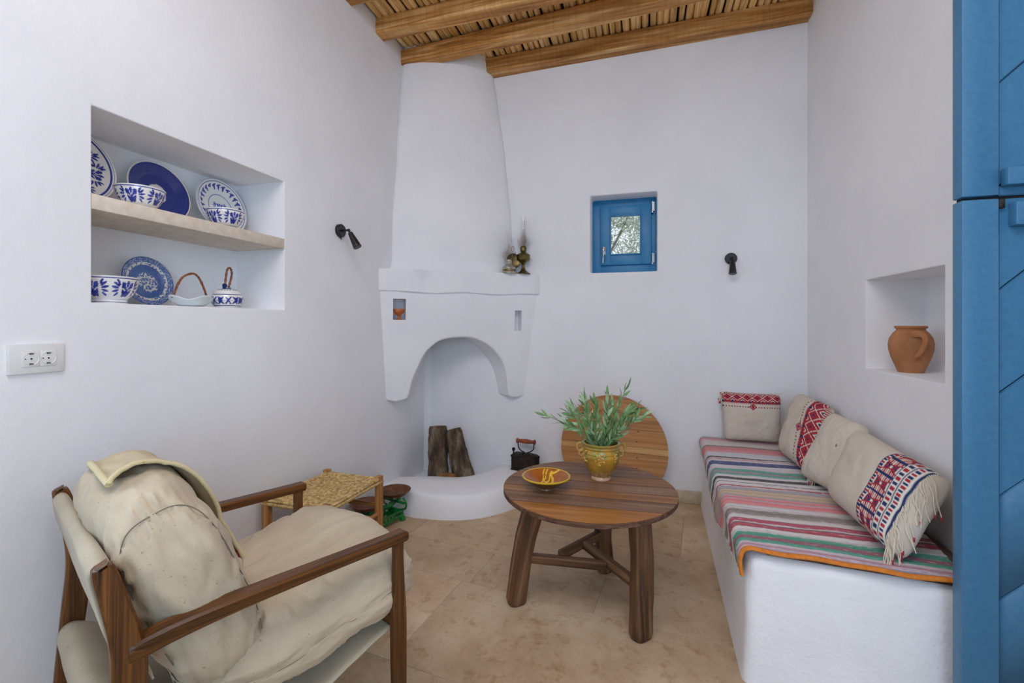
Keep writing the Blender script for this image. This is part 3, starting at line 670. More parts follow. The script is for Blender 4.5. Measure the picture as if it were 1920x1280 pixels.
def col_leafy(r0):
    def f(t, a, r, z):
        if t < .52: return CW
        q = r / r0
        if .965 < q < .985: return CB
        if .885 < q < .905: return CB
        if q > .91 and (int(a * 60) + int(q * 80)) % 3 == 0: return (.55, .56, .66)
        if .445 < q < .46: return CB2
        for k in range(26):
            aa = k * 2 * PI / 26
            for (rr, rx, ry, tw) in ((.78, .09, .03, .9), (.70, .085, .028, -.8), (.74, .05, .035, 0)):
                if abs((a - aa + PI) % (2 * PI) - PI) < .35 and ell(q * math.cos(a), q * math.sin(a), rr * math.cos(aa), rr * math.sin(aa), rx, ry, aa + tw + 1.1) < 1 and (k % 4 != 3 or rr > .72): return mixc(CB, CB2, .3)
        x, y = q * math.cos(a), q * math.sin(a)
        if flower(y / 1, -x, 0, -.0, .17): return CB2
        return CW
    return f
def col_willow(r0):
    A_ = (.07, .15, .38); B_ = (.025, .07, .30); Wh = (.72, .71, .66)
    def f(t, a, r, z):
        if t < .52: return CW
        q = r / r0; x, y = q * math.cos(a), q * math.sin(a); nn = fbm((x * 3, y * 3, 1), 4, 3); n2 = fbm((x * 3, y * 3, 7), 9, 2)
        if q > .97: return B_
        if q > .80: return A_ if n2 < .22 else (Wh if n2 < .3 + .5 * abs(math.sin(a * 9)) * 0 + .12 else B_)
        if q > .68: return Wh if nn < .16 else A_
        if q > .50: return A_ if n2 < .28 else B_
        v = nn + .5 * n2
        if ell(x, y, .05, .05, .42, .36, 0) < 1: return Wh if v > .02 else (A_ if n2 < .1 else B_)
        return A_
    return f
g1 = 'blue and white pottery in the left wall niche'
XB = XL - .30
def lean(X_rim_foot, r, tilt): return X_rim_foot
plate_mesh('painted_plate', 'large flower painted plate at the left end of the upper niche shelf', (XB + .08, 1.105, 1.6685), .152, R(14), col_big(.152), roll=.3, group=g1)
plate_mesh('blue_plate', 'solid cobalt blue plate with a cream rim on the upper niche shelf', (XB + .075, 1.420, 1.6685), .128, R(14), col_solid(.128), group=g1, depth=.026)
plate_mesh('wreath_plate', 'white plate with blue leaf wreath at the right end of the upper shelf', (XB + .085, 1.705, 1.6685), .136, R(12), col_leafy(.136), roll=.0, group=g1)
plate_mesh('landscape_plate', 'blue transfer printed plate with a landscape on the niche floor', (XB + .065, 1.375, 1.318), .102, R(12), col_willow(.102), roll=.6, group=g1)
make_bowl('painted_bowl', 'blue flowered bowl in front of the cobalt blue plate', (-1.80, 1.250, 1.6685), .078, .082, .037, .008, 5, .35, group=g1)
make_bowl('painted_bowl', 'smaller blue flowered bowl in front of the leaf wreath plate', (-1.79, 1.605, 1.6685), .077, .084, .036, .008, 5, .9, group=g1)
make_bowl('footed_bowl', 'deep blue flowered bowl on a foot at the left end of the niche floor', (-1.80, 1.145, 1.318), .086, .094, .053, .018, 5, .5, group=g1)
# dish with rattan hoop handle
hd_ = thing('handled_dish', 'pale wavy dish with a tall brown rattan hoop handle on the niche floor', 'dish', (-1.79, 1.442, 1.318), R(0), g1)
V = []; nA, nR = 64, 14
for side in (0, 1):
    for i in range(nR):
        t = i / (nR - 1)
        for j in range(nA):
            a = 2 * PI * j / nA; wav = .008 * math.cos(4 * a) * t * t; rr = .032 + .048 * t ** .8 + (.006 * math.cos(4 * a)) * t; zz = .002 + .033 * t ** 1.6 + wav + (.003 if side else 0)
            V.append((rr * math.cos(a), rr * math.sin(a), zz))
F = grid_faces(nR, nA, False, True) + [tuple(reversed(f)) for f in grid_faces(nR, nA, False, True, nR * nA)] + [tuple((nR - 1) * nA + q for q in (j, (j + 1) % nA))+ tuple(2 * nR * nA - nA + q for q in ((j + 1) % nA, j)) for j in range(nA)] + [tuple(range(nA))[::-1], tuple(nR * nA + j for j in range(nA))]
mesh_np('dish_body', V, F, 'pale_glaze', hd_)
hp = smooth_path([(0, -.075, .038), (0, -.070, .055), (0, -.058, .085), (0, -.040, .115), (0, -.015, .132), (0, .012, .138), (0, .034, .122), (0, .052, .090), (0, .066, .055), (0, .072, .038)], 5)
tube('hoop_handle', hp, [.0042 + .0012 * (1 if i % 11 == 0 else 0) for i in range(len(hp))], 'cane_handle', hd_, 8)
for s_ in (-1, 1): tube('handle_knot', [(0, s_ * .079, .033), (.0, s_ * .072, .043), (0, s_ * .064, .038)], .0055, 'cane_handle', hd_, 8)
# lidded jar
jr_ = thing('lidded_jar', 'small round blue and white jar with a looped rattan handle on the niche floor', 'jar', (-1.79, 1.612, 1.318), 0, g1)
jr_.scale = (1.04, 1.04, 1.06)
def col_jar(t, a, r, z):
    if z < .004: return CW
    q = z
    if .008 < q < .0105 or .054 < q < .057: return CB
    if .014 < q < .048:
        x = (a * 14 / PI) % 2 - 1; y = (q - .031) / .017
        if abs(y) < .08 or (abs(y) < .9 and abs(abs(x) * .6 - abs(y) * .5) < .16): return CB
        if (a * 2.2) % 2.2 < .5 and abs(y) < .7: return CB
        return CW
    return CW
def col_lid(t, a, r, z):
    if r > .046: return CW
    if r > .036: return CB if (int(a * 8) % 2 == 0) and fbm((a * 4, r * 100, 0), 3) > -.1 else CW
    return (.02, .04, .16) if fbm((a * 6, r * 300, 2), 2) > -.12 else (.3, .36, .5)
lathe('jar_body', [(.034, 0), (.040, 0), (.052, .010), (.0625, .028), (.0635, .040), (.058, .054), (.052, .060)], 'ceramic', jr_, 120, col_jar, 8)
lathe('jar_lid', [(.054, .058), (.053, .064), (.046, .073), (.036, .079), (.016, .083), (.014, .088), (.0, .090)], 'ceramic', jr_, 96, col_lid, 6)
bm = bmesh.new(); add_box(bm, (.0, -.012, .088), (.014, .018, .032), Matrix.Rotation(.12, 3, 'X'), bev=.006); from_bm('knob', bm, newmat('navy glaze', .15, 0, (.008, .018, .12, 1))[0], jr_)
hp = smooth_path([(0, -.012, .095), (0, -.008, .125), (0, -.001, .160), (0, .008, .172), (0, .018, .166), (0, .022, .145), (0, .012, .105), (0, .006, .09)], 6)
tube('loop_handle', hp, [.0042 + .0008 * math.sin(i * 1.6) for i in range(len(hp))], 'cane_handle', jr_, 8)

# ---- jug in the right niche
jg = thing('clay_jug', 'round terracotta jug with one handle standing in the right wall niche', 'jug', (1.145, 2.425, 1.033))
jg.scale = (.80, .80, 1.0)
lathe('jug_body', [(0, .0), (.055, 0), (.058, .004), (.070, .030), (.086, .065), (.097, .100), (.099, .125), (.094, .150), (.080, .172), (.066, .184), (.062, .190), (.064, .193), (.071, .197), (.072, .202), (.068, .206), (.060, .205), (.056, .195), (.058, .186)], 'terracotta', jg, 56)
ha = math.atan2(-2.43 + 0, -1.15) + .42
def rad(a, r, z): return (r * math.cos(a), r * math.sin(a), z)
hp = smooth_path([rad(ha - .38, .080, .168), rad(ha - .18, .105, .172), rad(ha + .0, .122, .166), rad(ha + .06, .126, .145), rad(ha, .122, .115), rad(ha - .12, .108, .085), rad(ha - .25, .094, .070)], 6)
tube('jug_handle', hp, [.010 - .004 * i / 36 for i in range(37)], 'terracotta', jg, 12, squash=(1.5, .6, (0, 0, 1)))
# ---- cup in the small fireplace niche
cx_, cy_ = cp(.140, .070)
cpo = thing('clay_cup', 'small orange clay footed cup in the little square recess of the fireplace', 'cup', (cx_, cy_, 1.2745), math.atan2(EE.y, EE.x))
lathe('cup_body', [(0, .0), (.020, 0), (.021, .003), (.010, .012), (.008, .022), (.012, .030), (.028, .044), (.036, .058), (.038, .074), (.0365, .076), (.035, .073), (.032, .058), (.020, .042), (0, .036)], 'cup', cpo, 40)
tube('cup_handle', smooth_path([(-.034, -.008, .070), (-.050, -.014, .073), (-.060, -.018, .060), (-.055, -.016, .044), (-.036, -.01, .040), (-.026, -.006, .044)], 5), .0042, 'cup', cpo, 8)

# ================================================================== OIL LAMPS
def glass_chimney(parent, z0, h, rb, rt, rn=.018):
    prof = [(rn, z0), (rn * 1.05, z0 + .004), (rb, z0 + h * .22), (rb * .96, z0 + h * .30), (rt * 1.3, z0 + h * .52), (rt, z0 + h * .7), (rt * 1.02, z0 + h)]
    P = smooth_path([(a, 0, b) for a, b in prof], 5); out = [(p.x, p.z) for p in P]; inn = [(p.x - .0012, p.z) for p in P[::-1]]
    return lathe('glass_chimney', out + inn + [out[0]], 'glass', parent, 36)
lp = thing('oil_lamp', 'tall brass pedestal oil lamp with clear chimney at the right end of the mantel', 'oil lamp', (-.862, 3.325, 1.621))
lathe('lamp_foot', [(0, 0), (.052, 0), (.054, .004), (.040, .012), (.020, .028), (.012, .050), (.011, .072), (.020, .086), (.026, .092)], 'brass', lp, 36)
lathe('oil_font', [(.018, .088), (.032, .094), (.046, .104), (.050, .112), (.050, .136), (.054, .142), (.048, .147), (.030, .158), (.018, .164), (.014, .170)], 'brass', lp, 36)
lathe('burner', [(.014, .166), (.020, .170), (.024, .178), (.022, .184), (.026, .192), (.024, .202), (.016, .212), (.010, .214)], 'brass', lp, 24, disp=lambda a, r, z: .0015 * math.sin(12 * a))
glass_chimney(lp, .198, .235, .042, .013)
lq = thing('oil_lamp', 'short oil lamp with round brass reflector and clear chimney, beside the tall one', 'oil lamp', (-.955, 3.262, 1.621))
lathe('lamp_foot', [(0, 0), (.056, 0), (.058, .006), (.052, .016), (.046, .020), (.046, .026), (.052, .034), (.050, .048), (.036, .058), (.026, .062)], 'smoked', lq, 36, disp=lambda a, r, z: .0015 * math.sin(18 * a))
lathe('brass_collar', [(.047, .018), (.0485, .022), (.0485, .028), (.047, .032)], 'brass', lq, 36)
lathe('burner', [(.024, .060), (.028, .068), (.022, .078), (.026, .088), (.022, .104), (.010, .108)], 'smoked', lq, 24, disp=lambda a, r, z: .0018 * math.sin(10 * a))
lathe('reflector', [(0, .0), (.030, .002), (.052, .009), (.055, .012), (.056, .010), (.052, .006), (.030, -.001), (0, -.003)], 'brass', lq, 40, loc=(.0206, .037, .098), rot=(R(90), 0, R(30)))
tube('hanging_loop', [(.018 + .010 * math.cos(a), .040, .192 + .019 * math.sin(a)) for a in np.linspace(-PI / 2, 1.5 * PI, 18)] , .0022, 'brass', lq, 6)
tube('loop_stem', [(.018, .04, .150), (.018, .04, .174)], .002, 'brass', lq, 6)
glass_chimney(lq, .100, .225, .046, .011)

# ================================================================== FIREWOOD
def log(label, base, tip, r0, r1, seed):
    base, tip = Vector(base), Vector(tip); ax = tip - base; ln = ax.length; w = ax.normalized(); u = w.orthogonal().normalized(); v = w.cross(u)
    nL, nA = 46, 54; V = []
    for i in range(nL):
        t = i / (nL - 1); rr = lerp(r0, r1, t) * (1 - .10 * (max(0, t - .94) / .06))
        for j in range(nA):
            a = 2 * PI * j / nA; q = (math.cos(a) * 2.2, math.sin(a) * 2.2, t * ln * 7)
            b_ = rr * (1 + .10 * fbm(q, .8, 2, seed)) + .006 * fbm((math.cos(a) * 9, math.sin(a) * 9, t * ln * 14), 1.2, 3, seed) - .006 * max(0, math.sin(a * 13 + 3 * fbm(q, 1.1, 2, seed + 3))) ** 3
            p = w * (t * ln) + u * (b_ * math.cos(a)) + v * (b_ * math.sin(a)); V.append(p)
    t_ = thing('firewood_log', label, 'log', base, group='logs in the fireplace')
    mesh_np('bark', V, grid_faces(nL, nA, False, True), 'bark', t_)
    for z, s_ in ((0, 0), (nL - 1, 1)):
        P = [V[z * nA + j] for j in range(nA)]; c_ = sum(P, Vector()) / nA
        mesh_np('cut_end', [c_ + w * (.003 if s_ else -.0)] + [Vector(p) for p in P], [(0, 1 + j, 1 + (j + 1) % nA) if s_ else (0, 1 + (j + 1) % nA, 1 + j) for j in range(nA)], 'logend' if not s_ else 'bark', t_)
log('thick upright bark covered log at the left of the fireplace opening', (-1.475, 3.140, .065), (-1.51, 3.20, .462), .078, .068, 1)
log('leaning bark covered log at the right, tilted against the upright one', (-1.275, 3.17, .066), (-1.385, 3.215, .445), .085, .062, 5)
o = thing('wood_offcut', 'short brown split wood piece lying at the foot of the two logs', 'log', (-1.37, 3.075, .075))
bm = bmesh.new(); add_tube(bm, smooth_path([(-.055, .0, .04), (0, .008, .052), (.055, .0, .045)], 6), [.03] * 13, 10); from_bm('split_wood', bm, 'logend', o)

# ================================================================== CHARCOAL IRON
ir = thing('charcoal_iron', 'antique black charcoal iron with red wooden handle on the hearth end', 'iron', (-.840, 3.318, .150), R(-8))
ir.scale = (1.0, 1.0, 1.15)
bp_ = [(-.10, -.048), (-.09, -.052), (.02, -.052), (.075, -.035), (.108, 0), (.075, .035), (.02, .052), (-.09, .052), (-.10, .048)]
prism('iron_body', bp_, 0.008, .088, 'iron', ir, .002); prism('sole_plate', [(x * 1.05, y * 1.08) for x, y in bp_], 0, .010, 'iron', ir, .002); prism('iron_lid', [(x * 1.04, y * 1.06) for x, y in bp_], .088, .099, 'iron', ir, .002)
lathe('front_knob', [(0, .0), (.006, 0), (.005, .02), (.010, .026), (.013, .034), (.010, .043), (0, .046)], 'iron', ir, 20, loc=(-.088, -.03, .099))
for s_ in (-1, 1): tube('handle_bracket', smooth_path([(s_ * .030, 0, .099), (s_ * .012, 0, .112), (s_ * .035, 0, .120), (s_ * .060, 0, .140), (s_ * .064, 0, .178)], 5), .0038, 'iron', ir, 8)
lathe('handle_grip', [(0, -.078), (.010, -.078), (.016, -.074), (.017, -.066), (.012, -.060), (.011, -.056), (.013, -.03), (.016, 0), (.013, .03), (.011, .056), (.012, .060), (.017, .066), (.016, .074), (.010, .078), (0, .078)], 'redwood', ir, 24, loc=(0, 0, .185), rot=(0, R(90), 0))

# ================================================================== TABLE
TC = Vector((-.236, 2.095)); TR = .388; TZ = .505
tb = thing('round_table', 'round rustic wooden table on three thick log legs', 'table', (TC.x, TC.y, 0))
def disc_planks(parent, r, t, cuts, mats, ang, tf, name='plank', gap=.0006, wob=0, rim=None):
    """clip a disc into planks; tf maps (x, y, z) local disc coordinates to parent coordinates"""
    ca, sa = math.cos(ang), math.sin(ang)
    for i in range(len(cuts) - 1):
        a, b = cuts[i] + gap, cuts[i + 1] - gap; pts = []
        a_, b_ = max(a, -r), min(b, r)
        for q in np.linspace(a_, b_, 26):
            pts.append((math.sqrt(max(0, r * r - q * q)), q))
        for q in np.linspace(b_, a_, 26): pts.append((-math.sqrt(max(0, r * r - q * q)), q))
        cl = []
        for p in pts:
            if not cl or math.dist(p, cl[-1]) > .001: cl.append(p)
        if math.dist(cl[0], cl[-1]) < .001: cl.pop()
        bm = bmesh.new(); dz = random.uniform(-wob, wob)
        vs = [bm.verts.new((x * ca - y * sa, x * sa + y * ca, dz)) for x, y in cl]; f = bm.faces.new(vs)
        rr = bmesh.ops.extrude_face_region(bm, geom=[f]); bmesh.ops.translate(bm, vec=(0, 0, -t), verts=[v for v in rr['geom'] if isinstance(v, bmesh.types.BMVert)])
        es = [e for e in bm.edges if len(e.link_faces) == 2 and e.calc_face_angle(0) > R(60)]
        bmesh.ops.bevel(bm, geom=es, offset=.0016, segments=2, affect='EDGES', clamp_overlap=True)
        for v in bm.verts: v.co = Vector(tf(*v.co))
        nz = (Vector(tf(0, 0, 1)) - Vector(tf(0, 0, 0))).normalized(); bm.normal_update()
        if rim:
            for f_ in bm.faces:
                if abs(f_.normal.dot(nz)) < .35: f_.material_index = 1
        d = Vector(tf(ca, sa, 0)) - Vector(tf(0, 0, 0)); po = from_bm(name, bm, mats[i % len(mats)], parent, gc=axis_mtx(d))
        if rim: po.data.materials.append(M[rim])
disc_planks(tb, TR, .021, [-TR, -.235, -.125, -.045, .06, .17, .285, TR], ['tablegold', 'tablegrey', 'table', 'tablegrey', 'table', 'tablegrey', 'table'], R(3), lambda x, y, z: (x, y, TZ + z), rim='tablerim')
def legtube(name, a, b, ra, rb, parent, seed, mat='tableleg', n=18, flat=.8):
    a, b = Vector(a), Vector(b); w = (b - a).normalized(); u = w.orthogonal().normalized(); v = w.cross(u); V = []; nl = 26
    for i in range(nl):
        t = i / (nl - 1); rr = lerp(ra, rb, t); e = min(t, 1 - t) * (b - a).length; rr *= (1 - .18 * max(0, 1 - e / .012) ** 2)
        bend = .008 * math.sin(t * 5 + seed)
        for j in range(n):
            an = 2 * PI * j / n; q = abs(math.cos(an)) ** 3 + abs(math.sin(an)) ** 3; r_ = rr / q ** (1 / 3) * (1 + .07 * fbm((math.cos(an), math.sin(an), t * 2.2), 1.3, 3, seed)) + .0015 * fbm((math.cos(an) * 5, math.sin(an) * 5, t * 3), 2, 2, seed)
            V.append(a.lerp(b, t) + u * (r_ * math.cos(an) + bend) + v * (r_ * math.sin(an) * flat))
    return mesh_np(name, V, grid_faces(nl, n, False, True) + [tuple(range(n))[::-1], tuple(range((nl - 1) * n, nl * n))], mat, parent, gc=axis_mtx(w))
legs = [((-.549, 1.955), (-.455, 1.975), 2, .044, .045), ((.000, 1.885), (-.01, 1.925), 5, .047, .046), ((-.180, 2.340), (-.185, 2.285), 9, .044, .040)]
for (bx, by), (tx, ty), sd, r0, r1 in legs:
    legtube('leg', (bx - TC.x, by - TC.y, .001), (tx - TC.x, ty - TC.y, TZ - .022), r0, r1, tb, sd)
def bar(name, a, b, w, h, mat, parent, bev=.003):
    a, b = Vector(a), Vector(b); d = b - a; x = d.normalized(); z = Vector((0, 0, 1)) - x * x.z; z.normalize(); y = z.cross(x)
    rot = Matrix((x, y, z)).transposed(); bm = bmesh.new(); add_box(bm, (a + b) / 2, (d.length, w, h), rot, bev); return from_bm(name, bm, mat, parent, gc=axis_mtx(d))
hz = .205
bar('stretcher', (-.285, -.125, hz), (.085, -.075, hz - .01), .032, .036, 'tableleg', tb)
bar('stretcher', (.060, .225, hz + .005), (-.115, -.075, hz + .008), .034, .034, 'tableleg', tb)
bar('stretcher', (-.020, .045, hz + .012), (.205, -.175, hz - .01), .032, .036, 'tableleg', tb)
box('apron_block', (.04, .06, TZ - .036), (.10, .30, .022), 'tableleg', tb, .003, gc=axis_mtx((0, 1, 0)))
# ---- ochre glazed bowl on the table
def col_obowl(t, a, r, z):
    if r > .1015 and z > .046: return (.60, .40, .03)
    if t < .5: return mixc((.10, .045, .02), (.22, .13, .05), .5 + .5 * fbm((math.cos(a) * 2, math.sin(a) * 2, z * 30), 1.5))
    x, y = r * math.cos(a), r * math.sin(a); c_ = (.42, .12, .012)
    if r < .05: c_ = mixc(c_, (.50, .16, .02), .6)
    c_ = mixc(c_, (.30, .09, .012), .5 + .5 * fbm((x * 12, y * 12, 3), 2))
    Y_ = (.78, .52, .05)
    for (x0, y0, x1, y1, w) in ((0, .09, .055, -.075, .0045), (0, .09, -.015, -.02, .0035), (-.015, -.02, -.012, -.085, .003), (-.02, .095, -.03, -.01, .0028), (-.035, .09, -.03, .04, .0025), (-.03, .04, .0, .045, .0028), (0, .085, .04, .092, .0045), (-.055, -.055, -.055, -.085, .003), (.05, -.06, .075, -.045, .003)):
        d = Vector((x1 - x0, y1 - y0)); L_ = d.length; d.normalize(); px, py = x - x0, y - y0; s_ = px * d.x + py * d.y; q = abs(-px * d.y + py * d.x + .003 * math.sin(s_ * 120))
        if 0 < s_ < L_ and q < w: return Y_
    return c_
ob = tag(lathe('glazed_bowl', [(0, .001), (.034, 0), (.036, .003), (.034, .008), (.050, .016), (.072, .030), (.090, .044), (.102, .053), (.108, .056), (.109, .060), (.105, .063), (.099, .060), (.086, .048), (.068, .033), (.045, .018), (.02, .012), (0, .011)], 'pottery', None, 160, col_obowl, 7, loc=(-.415, 2.012, TZ + .0005), rot=(0, 0, R(-5))), 'orange glazed dish with yellow rim and slip strokes on the table', 'bowl')
# ---- ochre pot with olive sprigs
PC = Vector((-.190, 2.215, TZ))
pt_ = thing('glazed_pot', 'ochre glazed earthenware pot with ring handles standing on the table', 'pot', PC, R(12))
def col_pot(t, a, r, z):
    n = fbm((math.cos(a) * 2, math.sin(a) * 2, z * 18), 1.3, 3); n2 = fbm((math.cos(a) * 4, math.sin(a) * 4, z * 40), 2, 3, 3)
    Y_ = mixc((.50, .27, .03), (.36, .19, .03), .5 + n); cl = (.55, .33, .20)
    if z < .016 + .012 * n2 + .004: return mixc(cl, (.6, .42, .3), .5 + n2)
    if z < .05 and n2 > .12 and math.cos(a + 1.2) > -.2: return cl
    if z > .118 and n2 > -.05 and n > -.15: return mixc((.16, .22, .04), (.32, .30, .05), .5 + n2)
    if z > .160: return mixc(Y_, (.42, .25, .10), .5)
    return Y_
lathe('pot_body', [(0, .001), (.044, 0), (.047, .004), (.046, .012), (.044, .018), (.056, .034), (.074, .062), (.086, .092), (.090, .116), (.087, .130), (.088, .133), (.086, .136), (.082, .150), (.083, .153), (.086, .156), (.083, .159), (.083, .166), (.089, .171), (.090, .176), (.086, .179), (.079, .176), (.077, .160), (.080, .12), (.07, .06), (.0, .03)], 'pottery', pt_, 96, col_pot, 4)
for s_ in (-1, 1):
    for zc, rr in ((.152, .020), (.124, .014)):
        bm = bmesh.new(); add_tube(bm, [(s_ * (.098 - .006 * (zc < .14)) + rr * .8 * math.cos(a), rr * .0, zc + rr * math.sin(a)) for a in np.linspace(0, 2 * PI, 25)[:-1]], .0065, 10, closed=True)
        for _ in (0,): pass
        o = from_bm('ring_handle', bm, 'pottery', pt_, auto=0); a_ = o.data.color_attributes.new('Col', 'FLOAT_COLOR', 'POINT'); a_.data.foreach_set('color', np.tile(np.array([.46, .27, .06, 1], 'f'), len(o.data.vertices)))
rs = random.Random(5)
for (aa, zc) in ((-1.75, .118), (-2.75, .125), (-.75, .125)):
    bm = bmesh.new()
    for k in range(22):
        da = rs.gauss(0, .11); dz = rs.uniform(-.028, .02); w_ = 1 - (dz + .028) / .05; r0 = .0885 - .25 * max(0, .09 - (zc + dz)) 
        bmesh.ops.create_icosphere(bm, subdivisions=1, radius=rs.uniform(.0035, .0055), matrix=Matrix.Translation((r0 * math.cos(aa + da), r0 * math.sin(aa + da), zc + dz)))
    o = from_bm('grape_relief', bm, 'pottery', pt_, auto=0); n_ = len(o.data.vertices); cc = np.ones((n_, 4), 'f')
    for i, v in enumerate(o.data.vertices): cc[i, :3] = (.62, .36, .07) if fbm(v.co, 30, 2) > -.15 else (.14, .17, .04)
    o.data.color_attributes.new('Col', 'FLOAT_COLOR', 'POINT').data.foreach_set('color', cc.ravel())
# leaves: three shared leaf shapes
def leaf_mesh(l, w, curl, mat):
    V = []; F = []; n = 7
    for i in range(n):
        t = i / (n - 1); ww = w * math.sin(PI * min(1, t * .93 + .05)) ** .8 if 0 < i < n - 1 else .0004; x = l * t; z = -curl * l * t * t
        V += [(x, -ww, z + ww * .35), (x, 0, z), (x, ww, z + ww * .35)]
    for i in range(n - 1):
        a = i * 3; F += [(a, a + 1, a + 4, a + 3), (a + 1, a + 2, a + 5, a + 4)]
    me = bpy.data.meshes.new('leaf'); me.from_pydata(V, [], F); me.update(); me.materials.append(M[mat]); me.polygons.foreach_set('use_smooth', [True] * len(F)); return me
LM_ = [leaf_mesh(.056, .0066, .10, 'leaf'), leaf_mesh(.050, .0062, -.08, 'leaf'), leaf_mesh(.052, .0064, .16, 'leafpale'), leaf_mesh(.044, .0052, .02, 'leaf')]
cr = Vector((math.cos(R(15.96)), math.sin(R(15.96)), 0)); cf = Vector((-math.sin(R(15.96)), math.cos(R(15.96)), 0))
sprigs = [(-.265, .02, .120, 'long thin olive sprig reaching far left out of the pot'), (.118, .0, .245, 'tall olive sprig rising highest, right of the pot centre'), (.19, -.02, .125, 'olive sprig spreading furthest right over the pot rim')]
gen = 'leafy green olive sprig in the middle of the ochre pot'
for (a, b, c_) in [(-.075, .02, .215), (-.09, -.06, .19), (-.145, .03, .125), (-.16, -.04, .09), (-.02, .05, .175), (.02, -.05, .185), (.06, .04, .17), (.10, -.05, .125), (.14, .05, .13), (-.12, .06, .15), (.03, .0, .21), (-.04, -.08, .13), (.08, -.08, .09), (.16, .03, .15)]: sprigs.append((a, b, c_, gen))
rs = random.Random(11)
for si, (a, b, c_, lab) in enumerate(sprigs):
    rootp = Vector((0, 0, .155)) + cr * (a * .22) + cf * (b * .3); tip = Vector((0, 0, .178 + c_)) + cr * a + cf * b; mid = rootp.lerp(tip, .5) + Vector((0, 0, .03 if abs(a) > .1 else 0)) + cr * rs.uniform(-.012, .012)
    grp = 'olive sprigs in the ochre pot'
    if lab is gen and a < -.1: lab, grp = 'short olive sprig leaning left out of the ochre pot', 'olive sprigs leaning left out of the pot'
    if lab is gen and a > .09: lab, grp = 'short olive sprig leaning right out of the ochre pot', 'olive sprigs leaning right out of the pot'
    sp = thing('olive_sprig', lab, 'sprig', PC, group=grp)
    P = smooth_path([Vector((0, 0, .06)) + cr * a * .1, rootp, mid, tip], 8)
    tube('sprig_stem', P, [.0022 - .0012 * i / len(P) for i in range(len(P))], 'stem', sp, 5)
    nl = 19 if si else 11; ln = len(P)
    for k in range(nl):
        t = .28 + .72 * k / (nl - 1) if si else .45 + .55 * k / (nl - 1)
        i = min(ln - 2, int(t * (ln - 1))); p = P[i].lerp(P[i + 1], t * (ln - 1) - i); d = (P[min(i + 1, ln - 1)] - P[i]).normalized()
        th_ = k * 2.4 + rs.uniform(-.4, .4); u = d.orthogonal().normalized(); v = d.cross(u); out = u * math.cos(th_) + v * math.sin(th_)
        dr = (d * rs.uniform(.75, 1.2) + out * rs.uniform(.35, .8)).normalized() if k < nl - 1 else d
        xx = dr; yy = Vector((rs.uniform(-1, 1), rs.uniform(-1, 1), rs.uniform(-1, 1))); yy = (yy - xx * yy.dot(xx)).normalized(); zz = xx.cross(yy)
        lf = bpy.data.objects.new('leaf', LM_[rs.choice((0, 1, 1, 2, 2, 3))]); C.objects.link(lf); lf.parent = sp
        mtx = Matrix((xx, yy, zz)).transposed().to_4x4(); lf.matrix_local = Matrix.Translation(p) @ mtx @ Matrix.Scale(rs.uniform(.95, 1.42), 4)

# ---- round board leaning on the back wall
BR = .371; tl = math.asin((3.368 - 3.235) / (2 * BR)) * .9
bd = thing('round_board', 'round knotty pine tabletop leaning on the back wall behind the table', 'tabletop', (-.197, 3.235, 0))
bx = Vector((1, 0, -.03)).normalized(); bu = Vector((0, math.sin(tl), math.cos(tl))); bn = bx.cross(bu)
if bn.y > 0: bn = -bn
def tfb(x, y, z): return Vector((0, 0, 0)) + bx * x + bu * (y + BR) + bn * (z + .0)
disc_planks(bd, BR, .024, [-BR, -.30, -.268, -.235, -.215, -.02, .023, .14, .25, BR], ['board', 'boardlight', 'board', 'boardlight', 'board', 'boardlight', 'board', 'board', 'board'], 0, tfb, wob=.0008)
nb = bmesh.new(); rs = random.Random(2)
for zz in (.30, .285, .245, .225, .13, .06, -.05, -.12, -.185, -.20, -.28):
    for xx in (.165 + rs.uniform(-.006, .006), -.215 + rs.uniform(-.01, .01)):
        p = tfb(xx, zz, .0006); bmesh.ops.create_uvsphere(nb, u_segments=8, v_segments=5, radius=rs.uniform(.003, .0055), matrix=Matrix.Translation(p) @ Matrix.Diagonal((1.4, .25, 1, 1)))
from_bm('nail_hole', nb, 'dark', bd)
